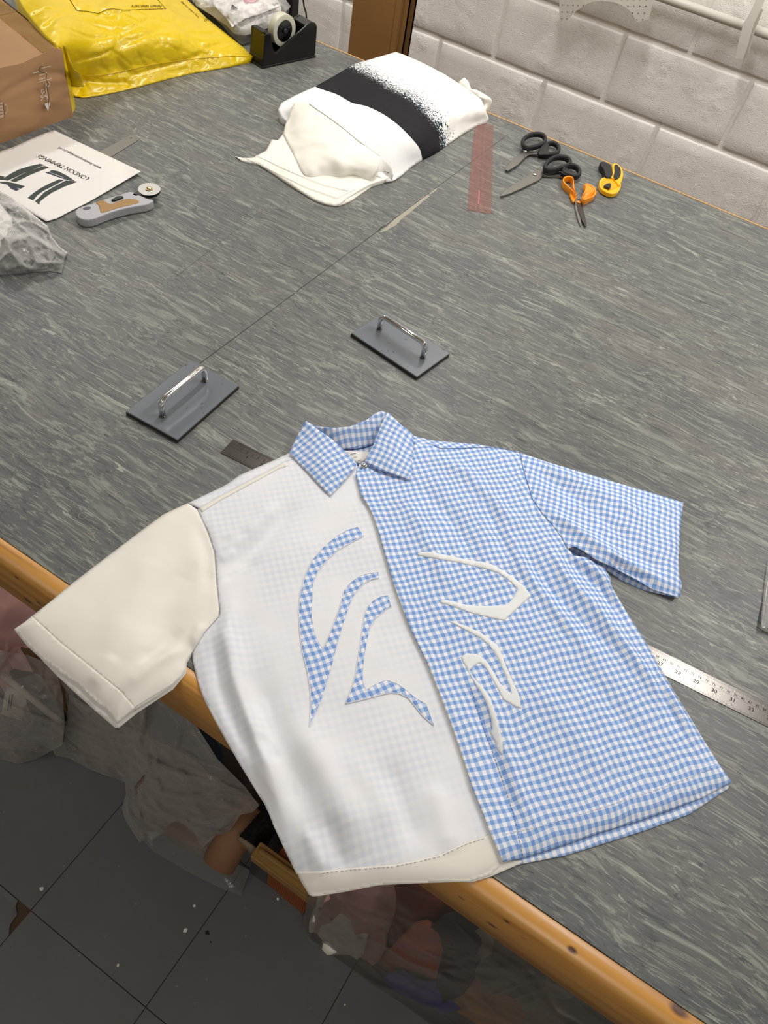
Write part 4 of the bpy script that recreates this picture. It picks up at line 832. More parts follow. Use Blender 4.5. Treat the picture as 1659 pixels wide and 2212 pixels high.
slab('foot', [(-.006, 0), (.19, 0), (.19, .006), (-.004, .006)], -.003, wid + .003, M['black'])
slab('blade_strip', [(.003, .083), (.022, .081), (.022, .0835), (.003, .0855)], .008, wid - .008, M['blackmatt'], .0004)
cen = Vector(tdp(.088, wid/2, .073)); roll = lathe('tape_roll', [(.026, -.0115), (.039, -.0115), (.039, .0115), (.026, .0115)], cen, M['tapewhite'], t, ax=Sd, n=44, sharp=.0005)
lathe('roll_hub', [(.004, -.0125), (.024, -.0125), (.0262, -.012), (.0262, .012), (.024, .0125), (.004, .0125)], cen, M['black'], roll, ax=Sd, n=32)
for k in range(3):
    a = k*2.09 + .5; d = U*math.cos(a) + Vector((0, 0, 1))*math.sin(a); mk('hub_spoke', *tube_vf([cen - Sd*.0135 + d*.006, cen - Sd*.0135 + d*.021], .0016, n=6), M['black'], roll)
lathe('hub_knob', [(.007, 0), (.007, .004), (.004, .005)], cen - Sd*.0125, M['blackmatt'], roll, ax=-Sd, n=18)

# ------------------------------------------------------------------ cardboard box
BH = .142; c0 = at(158, 251); e1 = Vector((-.010, -1, 0)).normalized(); fn_ = Vector((1, -.010, 0)).normalized(); e2 = Vector((-.962, .272, 0)).normalized(); BL, BW = .42, .40
t = thing('cardboard_box', 'worn brown cardboard box with amber tape, at the left edge beside the yellow bag', 'box', tuple(c0 + e1*.2 + e2*.2))
def grid_face(name, fn, nu, nv, mat, flip=False, parent=None, **k):
    V = [fn(i/nu, j/nv) for j in range(nv+1) for i in range(nu+1)]; F = [(j*(nu+1)+i, j*(nu+1)+i+1, (j+1)*(nu+1)+i+1, (j+1)*(nu+1)+i) for j in range(nv) for i in range(nu)]
    if flip: F = [f[::-1] for f in F]
    return mk(name, V, F, mat, parent or t, **k)
def nz(a, b, s=1.0, sc=9): return noise.noise(Vector((a*sc, b*sc, 2.7)))*s
def top_z(u, v): return BH - .006*math.exp(-((u-.25)/.10)**2)*math.exp(-(v/.08)**2) - .008*math.exp(-((u-.62)/.2)**2)*math.exp(-(v/.12)**2) + nz(u, v, .002) - .002*math.sin(math.pi*min(1, u))*math.sin(math.pi*v) - (.004 if u < .02 and v < .05 else 0)
def frontf(u, h):                      # u along the edge from the right corner, h 0..1 up
    bul = .007*math.sin(math.pi*u)*math.sin(math.pi*h*.8) + nz(u, h, .0022, 7) - .003*math.exp(-((h-.62-.12*math.sin(u*7))/.05)**2)
    p = c0 + e1*(BL*u) + fn_*bul; return (p.x, p.y, TZ + h*top_z(u, 0) )
grid_face('front_face', frontf, 60, 26, M['card'], False)
grid_face('side_face', lambda u, h: tuple(c0 + e2*(BW*u) + Vector((0, .004*math.sin(3.1*u), h*top_z(0, u)))), 16, 8, M['card'], True)
grid_face('lid', lambda u, v: tuple((c0 + e1*(BL*u) + e2*(BW*v) + Vector((0, 0, top_z(u, v)))) + fn_*(.007*math.sin(math.pi*u)*math.sin(math.pi*.8)*(1-v)**8 + nz(u, 1, .0022, 7)*(1-v)**8)), 60, 40, M['card'], True)
for nm, fn, fl_ in (('rear_face', lambda u, h: tuple(c0 + e1*BL + e2*(BW*u) + Vector((0, 0, h*top_z(1, u)))), False), ('far_face', lambda u, h: tuple(c0 + e2*BW + e1*(BL*u) + Vector((0, 0, h*top_z(u, 1)))), True)): grid_face(nm, fn, 12, 4, M['card'], fl_)
grid_face('parcel_tape', lambda u, v: tuple(c0 + e1*(.004 + .045*u) + e2*(BW*v) + Vector((0, 0, top_z(.1*u, v) + .0008 + nz(u*3, v*6, .0006)))), 10, 40, M['tapeclear'], True)
grid_face('parcel_tape', lambda u, v: tuple(c0 + e1*(BL*u) + e2*(.20 + .05*v) + Vector((0, 0, top_z(u, .5 + .12*v) + .0012))), 30, 6, M['tapeclear'], True)
def onface(px, py): return at_plane(px, py, np.array(c0 + fn_*.0095), np.array(fn_))[0]
def stroke(pts, w, mat, name='printed_mark'):
    P = chaikin(pts, 2, False); tube(name, [tuple(onface(x, y)) for x, y in P], w, mat, t, n=5, flat=.35, up=tuple(fn_))
wprint = plain('white_print', (222, 214, 204), .7)
mk('arrow_head', [tuple(onface(*p)) for p in [(96, 224), (108.5, 221), (104, 240)]], [(0, 1, 2)], wprint, t, smooth=False)
stroke([(104, 236), (103, 215), (100, 195), (99, 178)], .0006, wprint); stroke([(88, 218), (96, 208), (86, 212), (92, 203), (99, 212), (97, 202), (103, 213)], .0007, wprint); stroke([(90, 201), (89, 194), (94, 192), (96, 198), (91, 203)], .0006, wprint)
stroke([(99, 180), (103, 188), (108, 184), (107, 178), (103, 177)], .0006, wprint)
for k, (a, b) in enumerate([((71, 158), (84, 155)), ((90, 147), (109, 143)), ((85, 163), (102, 157)), ((83, 178), (112, 169)), ((84, 172), (98, 168))]):
    n_ = 9; stroke([(a[0] + (b[0]-a[0])*i/n_, a[1] + (b[1]-a[1])*i/n_ + (1.6 if i % 2 else -1.2)) for i in range(n_+1)], .00045, wprint)
stroke([(94, 145), (88, 143), (84, 150), (87, 156), (98, 158), (102, 161), (99, 168), (101, 176), (105, 182), (101, 186), (103, 196), (106, 208), (106, 218), (104, 232)], .0007, M['green_ink'], 'pen_squiggle')
mk('side_label', [tuple(onface(*p)) for p in [(-6, 222), (7, 220), (10, 252), (-6, 258)]], [(0, 1, 2, 3)], plain('faded_label', (190, 160, 136), .7), t, smooth=False)
stroke([(7, 221), (10, 254)], .0011, plain('brown_print', (120, 84, 66), .7)); stroke([(9, 224), (15, 228), (16, 236), (12, 246)], .0004, wprint)
for k in range(4): stroke([(0, 227 + k*7), (5, 226 + k*7)], .0008, plain('brown_print2', (130, 92, 72), .7))

# ------------------------------------------------------------------ yellow mailing bag
t = thing('mailing_bag', 'large padded yellow plastic mailing bag lying against the cardboard box', 'bag', tuple(at(300, 100)))
YO = [(18, -60, 172), (30, -20, 165), (48, 14, 158), (70, 45, 152), (100, 80, 148), (125, 100, 143), (141, 118, 112), (147, 150, 66), (150, 175, 36), (154, 195, 14), (160, 208, 3), (180, 212, 1), (215, 207, 1), (250, 200, 1), (300, 188, 1), (360, 172, 1), (420, 158, 1), (470, 149, 2), (500, 143, 3), (520, 136, 6), (547, 122, 14), (528, 104, 22), (500, 82, 34), (470, 58, 44), (445, 38, 52), (425, 18, 58), (405, 0, 62), (375, -30, 70), (330, -70, 78), (200, -95, 110), (80, -90, 150)]
YI = [(180, 168, 32), (215, 162, 34), (260, 153, 36), (320, 140, 36), (380, 129, 33), (440, 123, 28), (500, 118, 22), (172, 125, 84), (220, 110, 86), (300, 95, 84), (380, 85, 72), (450, 85, 50), (200, 60, 118), (280, 45, 112), (350, 30, 98), (140, 40, 148), (240, 0, 130), (320, -20, 112), (100, 20, 160), (165, 150, 60)]
def ywr(P):
    d = np.clip((P[:, 0] + .62)/.35, 0, 1); a = crease(P*np.array([1, .30, 1]), 16, 3); b = crease(P*np.array([.5, 1, 1]), 30, 8); f = fbm(P, 9, 4)
    return -2.2*np.exp(-(a/.09)**2)*(1-.7*d) - 1.0*np.exp(-(b/.09)**2)*(1-.8*d) + f*2.4
o, YT = soft('bag_body', YO, YI, M['yellow'], t, step=4, noise_fn=ywr, skirt=0)
def ysurf(px, py, dz=1.5):
    z = YT(px, py); P = atv(px, py, z); z = z + ywr(P) + dz; return atv(px, py, z)
def yline(name, pts, r, mat, dz=.6):
    P = []
    for i in range(len(pts)-1): P += lerp_px(pts[i], pts[i+1], max(1, int(math.dist(pts[i], pts[i+1])/4)))[:-1]
    P.append(pts[-1]); a = np.array(P, float); tube(name, [tuple(p) for p in ysurf(a[:, 0], a[:, 1], dz)], r, mat, t, n=5, flat=.5)
yline('bottom_seam', [(180, 164), (205, 163), (240, 159), (280, 150), (330, 139), (390, 130), (450, 124), (500, 121), (546, 122)], .0009, M['yellow'])
soft('side_flap', [(135, 98, 146), (142, 100, 140), (150, 130, 118), (160, 150, 98), (172, 158, 80), (178, 172, 60), (182, 187, 44), (168, 188, 44), (152, 187, 40), (148, 160, 72), (141, 125, 112)], [], M['yellow'], t, step=4, thick=.0008)
yline('label_frame', [(150, -2), (166, 23), (188, 24), (212, 29), (232, 20), (245, 19), (270, 22), (310, 20), (358, 19), (340, -2)], .0007, M['ink'])
yline('side_mark', [(441, 46), (447, 37)], .0005, M['ink']); yline('side_mark', [(444, 47), (450, 38)], .0005, M['ink']); yline('side_mark', [(425, 28), (438, 38), (445, 42), (460, 46)], .0003, M['ink'])
def px_text(s, a, b, h, surf, mat, par, name='printed_text', upv=None):
    v, f = glyphs(s); w, x0 = text_w(s); a = np.array(a, float); b = np.array(b, float); e = b-a; u = np.array(upv if upv else (0, 1)); V = []
    X = np.array([a + e*((p[0]-x0)/w) + u*(p[1]/.7*h) for p in v]); P = surf(X[:, 0], X[:, 1]); mk(name, P, f, mat, par, smooth=False)
px_text('Attach label here', (350, 11), (284, 11), 5.0, lambda x, y: ysurf(x, y, 1.2), M['ink'], t)
px_text('keep sealed this edge', (430, 36), (392, 2), 3.4, lambda x, y: ysurf(x, y, 1.2), M['ink'], t, upv=(-.55, .8))

# ------------------------------------------------------------------ bagged garments behind the yellow bag
t = thing('bagged_garments', 'clear plastic bag of folded garments between yellow bag and tape dispenser', 'bag', tuple(at(540, 60)))
soft('folded_garment', [(400, -20, 30), (430, 10, 25), (470, 45, 8), (500, 72, 3), (523, 93, 1), (536, 85, 4), (560, 70, 12), (600, 40, 22), (625, 18, 26), (600, -20, 40), (500, -50, 50)], [(500, 20, 44), (560, 20, 44)], M['olive'], t, step=6, noise_fn=lambda P: crease(P, 30, 5)*9, skirt=0)
soft('folded_garment', [(420, -10, 46), (455, 12, 44), (490, 42, 38), (506, 62, 34), (530, 65, 34), (552, 56, 38), (580, 42, 42), (608, 16, 44), (590, -20, 56), (500, -40, 60)], [(520, 30, 52)], M['sheet'], t, step=6, noise_fn=lambda P: crease(P, 24, 6)*6, skirt=20)
soft('swing_card', [(445, -12, 66), (468, 18, 60), (492, 43, 54), (501, 59, 50), (530, 39, 60), (560, 30, 60), (606, 12, 60), (585, -5, 64), (560, -20, 66)], [(530, 10, 66)], M['sheet'], t, step=6, thick=.001)
prism_px('printed_mark', [(498.5, 20), (501, 9), (514, 18)], 66, 66.6, M['ink'], t)
soft('pink_print', [(522, -5, 68), (530, 8, 67), (540, 5, 67.5), (548, 6, 67), (560, -3, 68), (545, -8, 69)], [], plain('pink_print', (214, 150, 168), .6, var=.3), t, step=3)
soft('clear_wrap', [(395, -30, 60), (420, 8, 55), (455, 30, 50), (480, 55, 30), (500, 78, 12), (524, 97, 2), (540, 88, 8), (566, 68, 20), (605, 40, 34), (628, 14, 40), (600, -25, 75), (500, -60, 80)], [(500, 20, 72), (550, 25, 72), (530, 50, 58)], M['film2'], t, step=4, noise_fn=lambda P: ridges(P, 20, 2)*7 + ridges(P, 44, 7)*3)

# ------------------------------------------------------------------ crumpled clear bag, left edge
t = thing('clear_plastic_bag', 'crumpled clear plastic bag over the printed sheet corner at the left edge', 'bag', tuple(at(50, 520)))
soft('bag_film', [(-60, 395, 30), (0, 412, 28), (30, 430, 26), (62, 455, 22), (90, 478, 18), (103, 488, 12), (112, 512, 8), (128, 532, 4), (146, 546, 3), (138, 562, 2), (133, 590, 2), (110, 586, 1), (80, 588, 1), (40, 592, 1), (0, 595, 1), (-60, 590, 1), (-90, 480, 20)], [(20, 470, 50), (0, 520, 48), (60, 520, 34), (90, 545, 20), (-40, 460, 56), (40, 560, 22)], M['film2'], t, step=3.5, noise_fn=lambda P: ridges(P, 17, 11)*9 + ridges(P, 38, 12)*4 + fbm(P, 14, 5)*8, skirt=0)
soft('white_contents', [(-70, 430, 18), (0, 440, 16), (25, 470, 10), (30, 505, 8), (20, 535, 5), (0, 560, 3), (-60, 565, 2)], [(-20, 490, 34)], M['sheet'], t, step=6, noise_fn=lambda P: crease(P, 26, 13)*8, skirt=0)
soft('bag_film_layer', [(0, 500, 14), (50, 470, 18), (95, 500, 14), (120, 550, 5), (100, 580, 3), (30, 585, 3), (-20, 580, 4)], [(50, 530, 26)], M['film2'], t, step=4, noise_fn=lambda P: ridges(P, 24, 16)*8 + ridges(P, 50, 17)*3)
# clear sheet corner at the right edge
t = thing('clear_plastic_sleeve', 'edge of a clear plastic sleeve lying at the right edge of the table', 'sleeve', tuple(at(1665, 1300)))
soft('sleeve_film', [(1658, 1215, 2), (1652, 1260, 3), (1647, 1310, 4), (1643, 1340, 6), (1646, 1356, 10), (1658, 1357, 9), (1700, 1370, 4), (1780, 1390, 2), (1800, 1260, 2), (1700, 1180, 2)], [(1660, 1340, 14), (1690, 1300, 8)], M['film2'], t, step=5, noise_fn=lambda P: crease(P, 60, 21)*4)
tube('sleeve_seam', [at(x, y, 3.5) for x, y in [(1659, 1255), (1654, 1290), (1650, 1325), (1646, 1350)]], .0006, M['sheet'], t, n=5)

# ------------------------------------------------------------------ folded fabrics
t = thing('folded_cream_fabric', 'folded cream fabric lying under the white and black printed fabric', 'fabric', tuple(at(640, 390)))
CO = [(507, 337, 2), (523, 341, 4), (545, 341, 6), (575, 325, 9), (587, 301, 12), (600, 303, 12), (612, 288, 14), (640, 300, 14), (760, 340, 12), (840, 385, 10), (800, 398, 10), (775, 412, 10), (750, 428, 8), (735, 440, 6), (725, 445, 3), (705, 441, 4), (680, 432, 4), (645, 410, 5), (600, 380, 5), (555, 352, 4), (520, 347, 2)]
o, CT = soft('cloth', CO, [(620, 340, 15), (700, 380, 14), (760, 400, 13), (560, 338, 8)], M['cream'], t, step=5, noise_fn=lambda P: fbm(P, 16, 2)*1.2, skirt=0)
soft('cloth_layer', [(742, 438, 5), (727, 446, 1), (735, 443, 2), (760, 432, 3), (780, 418, 3), (806, 400, 3), (800, 396, 8), (770, 413, 8), (750, 428, 7)], [], M['cream'], t, step=5, thick=.001, skirt=0)
for pts in ([(530, 341), (600, 375), (660, 404), (728, 428), (775, 405)], [(556, 337), (630, 372), (700, 400), (760, 414)]):
    a = np.array(sum([lerp_px(pts[i], pts[i+1], 8)[:-1] for i in range(len(pts)-1)], [])); P = atv(a[:, 0], a[:, 1], CT(a[:, 0], a[:, 1]) + 1.2); tube('stitched_crease', [tuple(p) for p in P], .0006, M['cream'], t, n=5)
t = thing('printed_fabric', 'folded white fabric with a wide black band and speckled edge', 'fabric', tuple(at(840, 240)))
def fabric_mat():
    m = N('speckle_printed_cotton'); a = m.n('ShaderNodeAttribute', attribute_name='band').outputs['Fac']; uv = m.n('ShaderNodeTexCoord').outputs['UV']
    # band: 0 at its lower edge, 1 at the speckled edge
    n1 = m.n('ShaderNodeTexNoise', {'Vector': uv, 'Scale': .16, 'Detail': 5, 'Roughness': .75}).outputs[0]
    v1 = m.n('ShaderNodeTexVoronoi', {'Vector': uv, 'Scale': .13, 'Randomness': 1}).outputs[0]
    v2 = m.n('ShaderNodeTexVoronoi', {'Vector': uv, 'Scale': .35, 'Randomness': 1}).outputs[0]
    lower = m.math('GREATER_THAN', a, 0.0)
    edge = m.math('SUBTRACT', 1.0, a)                 # >0 inside
    solid = m.math('GREATER_THAN', m.math('ADD', edge, m.math('MULTIPLY', m.math('SUBTRACT', n1, .5), 1.1)), .10)
    fall = m.n('ShaderNodeMapRange', {0: edge, 1: -.62, 2: .10, 3: 0, 4: 1}).outputs[0]
    sp1 = m.math('LESS_THAN', v1, m.math('MULTIPLY', fall, .42)); sp2 = m.math('LESS_THAN', v2, m.math('MULTIPLY', m.math('POWER', fall, 1.3), .60))
    v3 = m.n('ShaderNodeTexVoronoi', {'Vector': uv, 'Scale': .085, 'Randomness': 1}).outputs[0]
    sp3 = m.math('LESS_THAN', v3, m.math('MULTIPLY', m.n('ShaderNodeMapRange', {0: edge, 1: -.95, 2: .0, 3: 0, 4: .24}).outputs[0], 1.0))
    sp1 = m.math('MAXIMUM', sp1, sp3)
    k = m.math('MULTIPLY', lower, m.math('MAXIMUM', solid, m.math('MAXIMUM', sp1, sp2)))
    rim = m.n('ShaderNodeMapRange', {0: edge, 1: .16, 2: .0, 3: 0, 4: 1}).outputs[0]
    dark = m.mix(m.math('MULTIPLY', rim, m.ramp(n1, [(.42, (0, 0, 0)), (.58, (255, 255, 255))])), lin((27, 27, 32)), lin((38, 74, 88)))
    halo = m.math('MULTIPLY', m.n('ShaderNodeMapRange', {0: edge, 1: -.45, 2: .1, 3: 0, 4: .35}).outputs[0], n1)
    c = m.mix(halo, lin((244, 242, 236)), lin((176, 190, 222))); c = m.mix(k, c, dark); m.col(c); m.set(Roughness=.7); m.b.inputs['Specular IOR Level'].default_value = .2
    m.bump(m.n('ShaderNodeTexNoise', {'Vector': uv, 'Scale': 1.6, 'Detail': 2}).outputs[0], .1, .0004); return m.m
M['printfab'] = fabric_mat()
FO = [(855, 112, 42), (800, 128, 42), (765, 138, 42), (720, 165, 42), (680, 187, 42), (640, 205, 40), (608, 222, 36), (601, 236, 30), (606, 250, 20), (618, 262, 12), (640, 280, 20), (700, 330, 24), (760, 372, 22), (800, 372, 16), (835, 392, 6), (850, 391, 3), (870, 378, 2), (890, 360, 2), (912, 346, 2), (940, 332, 2), (962, 316, 2), (1000, 290, 2), (1035, 270, 2), (1052, 264, 4), (1056, 256, 12), (1050, 240, 30), (1040, 215, 42), (1010, 192, 46), (960, 160, 46), (910, 134, 46), (875, 119, 44)]
FI = [(780, 180, 56), (850, 200, 60), (900, 240, 58), (960, 250, 50), (700, 230, 52), (760, 270, 54), (830, 310, 50), (880, 320, 36), (900, 330, 22), (850, 345, 28), (940, 300, 26), (870, 150, 52), (960, 200, 56), (1010, 240, 46), (640, 230, 42)]
BT = TPS([(683, 188, 0), (730, 205, 0), (760, 222, 0), (790, 229, 0), (830, 248, 0), (860, 270, 0), (890, 300, 0), (908, 325, 0), (912, 345, 0), (765, 142, 1), (810, 165, 1), (850, 190, 1), (890, 210, 1), (920, 238, 1), (945, 265, 1), (958, 290, 1), (962, 316, 1), (840, 120, 2.0), (960, 170, 2.1), (1040, 230, 2.5), (620, 235, -1.2), (740, 340, -1.5), (850, 385, -.8)])
def fwr(P): return fbm(P, 9, 3)*4 + (crease(P, 9, 4) - .3)*7
soft('cloth', FO, FI, M['printfab'], t, step=4.5, noise_fn=fwr, skirt=0, attrs={'band': lambda x, y: BT(x, y)})
soft('cloth_fold', [(1010, 190, 40), (1000, 182, 36), (992, 175, 34), (1003, 167, 40), (1012, 176, 42), (1018, 192, 40), (1030, 194, 38), (1048, 204, 36), (1060, 212, 32), (1063, 218, 26), (1055, 228, 14), (1047, 238, 8), (1040, 225, 14), (1030, 210, 24)], [(1035, 210, 36)], M['cream'], t, step=4, skirt=0, noise_fn=lambda P: fbm(P, 30, 8)*3)
soft('turned_fold', [(612, 288, 16), (616, 270, 18), (622, 255, 24), (628, 235, 36), (636, 222, 46), (655, 219, 52), (668, 225, 54), (690, 240, 56), (730, 268, 58), (775, 305, 52), (820, 338, 46), (822, 350, 42), (814, 370, 30), (802, 386, 16), (780, 384, 12), (765, 380, 12), (740, 384, 12), (700, 383, 12), (672, 382, 13), (658, 379, 13), (650, 368, 15), (640, 345, 17), (625, 315, 17)], [(680, 300, 42), (720, 340, 44), (760, 350, 43), (745, 362, 36), (650, 270, 40), (790, 365, 34), (672, 370, 22), (770, 370, 28)], M['cream'], t, step=4.5, noise_fn=lambda P: fbm(P, 22, 6)*3.0, skirt=10, label='turned-back white corner of the fabric')
tube('raw_edge', [at(x, y, z) for x, y, z in [(668, 224, 55), (690, 239, 57.5), (730, 267, 59.5), (775, 304, 54), (820, 337, 46)]], .0012, M['cream'], t, n=6)
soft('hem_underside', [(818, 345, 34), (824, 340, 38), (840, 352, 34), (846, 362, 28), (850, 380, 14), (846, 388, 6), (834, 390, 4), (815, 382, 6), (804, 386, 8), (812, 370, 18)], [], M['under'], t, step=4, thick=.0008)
tube('pen_mark', [at(830, 370, 21), at(840, 374, 17), at(848, 375, 17)], .0006, M['navy_ink'], t, n=5)

# ------------------------------------------------------------------ wall side: card sheets, post, rail, hanging patterns
for i, (xa, xb, Y, lb) in enumerate([(757, 861, -.56, 'front sheet of tan cardboard standing behind the table, the widest face'), (840, 876, -.545, 'middle sheet of tan cardboard standing behind the table, showing a narrow edge'), (850, 889, -.53, 'rear sheet of tan cardboard standing behind the table, dark edge by the blocks')]):
    A = at_plane(xa, 60, (0, Y, 0), (0, 1, 0))[0]; B = at_plane(xb, 60, (0, Y, 0), (0, 1, 0))[0]
    t = thing('cardboard_sheet', lb, 'cardboard', ((A[0]+B[0])/2, Y, 0), 'cardboard sheets behind the table')
    box('liner_board', (A[0], B[0], Y, Y + .006, 0, 1.35 - .02*i), M['cardtan'] if i < 2 else M['cardedge'], t)
    for k in range(2): box('flute_edge', (B[0] - .0002 - .022*k*(i == 0), B[0] + .0012 - .022*k*(i == 0), Y - .0006, Y + .0065, 0, 1.349 - .02*i), M['cardedge'], t)
P = at_plane(628, 20, (0, -.70, 0), (0, 1, 0))[0]
t = thing('black_post', 'square black metal post standing between the table and the block wall', 'post', (P[0], -.70, 0)); box('post', (P[0]-.018, P[0]+.018, -.718, -.682, 0, 1.7), M['blackmatt'], t, .002); box('foot_plate', (P[0]-.06, P[0]+.06, -.76, -.64, 0, .006), M['blackmatt'], t)
cab = [at_plane(x, y, (0, -.66, 0), (0, 1, 0))[0] for x, y in [(652, -60), (655, 0), (657, 15), (661, 27), (664, 60), (666, 110)]]
tag(tube('hanging_cable', [tuple(p) for p in cab] + [(cab[-1][0], -.66, .3), (cab[-1][0] - .05, -.66, .003)], .0026, M['blackmatt'], None, n=8), 'thin black cable hanging beside the black post', 'cable')
def wp(px, py, Y): return at_plane(px, py, (0, Y, 0), (0, 1, 0))[0]
a, b = wp(1450, 3, -.035), wp(1659, 72, -.035); zr = (a[2] + b[2])/2
t = thing('wall_rail', 'white painted round metal rail along the block wall above the cut patterns', 'rail', ((a[0]+b[0])/2, -.035, zr))
tube('rail', [(X0 + .1, -.035, zr), (X1 - .1, -.035, zr)], .0135, M['paint'], t, n=18)
for x in (-2.2, -.9, .78, 1.9): box('bracket', (x - .012, x + .012, -.035, .0, zr - .03, zr + .004), M['paint'], t)
def hanging(name, label, cat, outline, Y, mat, dots=None, hook=None, grp=None):
    P = [wp(x, y, Y) for x, y in outline]; c = np.mean(P, 0)
    t = thing(name, label, cat, (c[0], Y, max(p[2] for p in P)), grp)
    v = [tuple(p) for p in P]; n_ = len(v); pts = [Vector((p[0], p[2])) for p in v]
    vv, e, f, *_ = delaunay_2d_cdt(pts, [(i, (i+1) % n_) for i in range(n_)], [list(range(n_))], 1, 1e-6)
    def bend(x, z): return Y - .012*math.sin((x - c[0])*9 + .5) + .006*math.cos(z*14)
    o = mk('paper', [(q.x, bend(q.x, q.y), q.y) for q in vv], [tuple(g) for g in f], mat, t, smooth=False); solidify(o, .0004)
    if dots:
        mb = MB()
        for x, y in dots:
            p = wp(x, y, Y); yy = bend(p[0], p[2]) - .0006; mb.add([(p[0] + .0016*math.cos(a), yy, p[2] + .0016*math.sin(a)) for a in np.linspace(0, 2*math.pi, 7)[:-1]], [tuple(range(6))])
        o = mk('spot_markings', mb.v, mb.f, M['ink'], t, smooth=False); o['kind'] = 'stuff'
    if hook:
        p = wp(hook[0], hook[1], Y); tube('hook', [(p[0], -.035, zr + .014), (p[0], -.052, zr + .004), (p[0], Y, p[2] if p[2] < zr else zr - .02)], .0012, M['steel'], t, n=6)
    return t
ar = [(1206, 0), (1205.4, 43), (1212, 47), (1219, 47.8), (1224, 45), (1229, 39), (1240, 27), (1255, 17), (1266, 9), (1278, 4), (1290, 1.8), (1304, 1.2), (1318, 2), (1330, 3.5), (1343, 8), (1353, 13), (1361, 19), (1368, 26), (1374, 36), (1379, 46), (1392, 43), (1404, 39), (1409, 24), (1412.5, 9), (1414, -10), (1418, -60), (1300, -90), (1212, -60)]
dots = [(1213, 12), (1225, 12), (1237, 12.2), (1248, 12.5), (1260, 12.5), (1212, 27), (1224, 27), (1235, 27), (1211, 42), (1222, 42), (1360, 11), (1372.5, 11), (1385.5, 11), (1399, 11), (1370, 26), (1382.5, 26.5), (1395.5, 26), (1379, 40), (1391.5, 40), (1346, -3), (1359, -3), (1373, -3), (1386, -3), (1400, -3), (1214, -3), (1226, -3), (1238, -3), (1250, -3), (1263, -3)]
spotpaper = plain('spot_paper', (222, 218, 210), .7)
hanging('paper_pattern', 'white dotted paper pattern with a curved cut-out, hanging on the block wall', 'paper pattern', ar, -.10, spotpaper, dots, (1310, -85), 'cut patterns hanging on the wall')
hanging('paper_strip', 'narrow white paper pattern strip hanging at the top right, over the rail', 'paper pattern', [(1640, -30), (1634, 0), (1622, 25), (1607, 50), (1597, 88), (1589, 125), (1606, 127), (1616, 100), (1624, 70), (1632, 45), (1645, 20), (1662, -20)], -.075, spotpaper, None, (1650, -25), 'cut patterns hanging on the wall')
hanging('paper_strip', 'small paper pattern end just behind the narrow strip, top right', 'paper pattern', [(1618, 60), (1604, 118), (1602, 128), (1608, 129), (1619, 112), (1634, 60), (1650, 20), (1640, 10)], -.060, spotpaper, None, (1645, 14), 'cut patterns hanging on the wall')

# ------------------------------------------------------------------ clutter under the front of the table (heights are mm below the table top)
FZ = -919
def lump(name, label, cat, outline, inner, mat, amp=14, sc=12, seed=1, step=7, skirt=FZ + 1, group=None, part='cloth', thick=None):
    P = [at(*p) for p in outline]; c = sum(P, Vector())/len(P); t = thing(name, label, cat, (c.x, c.y, max(0, min(p.z for p in P)) if skirt is None else 0), group)
    soft(part, outline, inner, mat, t, step=step, noise_fn=lambda Q: (crease(Q, sc, seed) - .35)*amp, skirt=skirt, thick=thick); return t
lump('pink_garment', 'dusty pink garment under the table edge at the left edge', 'garment', [(-60, 1240, -420), (0, 1262, -400), (40, 1285, -390), (80, 1305, -400), (100, 1330, -430), (78, 1345, -470), (70, 1352, -500), (40, 1366, -540), (0, 1375, -560), (-60, 1380, -560)], [(10, 1320, -420)], M['pink'], 22, 9, 31)
lump('pink_garment', 'smaller fold of dusty pink cloth below the larger one', 'garment', [(12, 1375, -560), (45, 1370, -550), (72, 1380, -560), (70, 1400, -600), (55, 1418, -620), (35, 1425, -640), (10, 1410, -620)], [], M['pink'], 20, 12, 32)
t = thing('wooden_slat', 'dark brown wooden slat standing behind the black board under the table', 'wood', tuple(at(90, 1450, -640)))
prism_px('slat', [(40, 1395), (75, 1385), (160, 1460), (125, 1500)], FZ + 1, -600, plain('aged_slat', (104, 80, 48), .7, var=.15), t, .004)
t = thing('black_board', 'black box behind the white rod under the table', 'box', tuple(at(75, 1500, -720)))
prism_px('carton', [(17, 1452), (45, 1432), (92, 1462), (131, 1497), (140, 1545), (110, 1532), (62, 1492)], FZ + 1, -690, M['dark'], t, .004)
a, b = at(6, 1458, -660), at(133, 1562, -700)
tag(tube('white_rod', [a, a.lerp(b, .5), b], .0065, plain('white_tube', (196, 190, 178), .5), None, n=12), 'white cardboard rod lying diagonally across the bags under the table', 'rod')
t = thing('paper_ticket', 'white paper ticket with small print under the white rod', 'ticket', tuple(at(30, 1530, -745)))
soft('paper', [(14, 1480, -730), (56, 1500, -728), (58, 1520, -735), (48, 1558, -750), (3, 1543, -752), (8, 1510, -742)], [], plain('ticket_paper', (188, 184, 176), .7), t, step=6, thick=.0006, noise_fn=lambda Q: fbm(Q, 20, 3)*3)
for k in range(2): tube('print_line', [at(22 + 5*k, 1500, -729), at(17 + 5*k, 1535, -740)], .0012, M['ink'], t, n=4)
lump('grey_cloth', 'brown-grey cloth bundle under the crumpled film, below the white sleeve', 'cloth', [(150, 1480, -640), (230, 1540, -660), (300, 1560, -700), (330, 1620, -780), (320, 1680, -850), (250, 1665, -880), (190, 1640, -880), (150, 1590, -850), (130, 1540, -760)], [(240, 1600, -760)], plain('taupe_cloth', (112, 98, 88), .8, var=.2), 34, 8, 33)
lump('navy_cloth', 'dark navy cloth bundle under the pine rail beside the white sleeve', 'cloth', [(330, 1480, -460), (390, 1510, -470), (450, 1560, -480), (480, 1610, -500), (470, 1650, -600), (430, 1640, -640), (380, 1610, -640), (340, 1570, -600), (310, 1520, -540)], [(400, 1570, -500)], plain('navy_cloth', (38, 46, 62), .6, var=.2), 30, 10, 34)
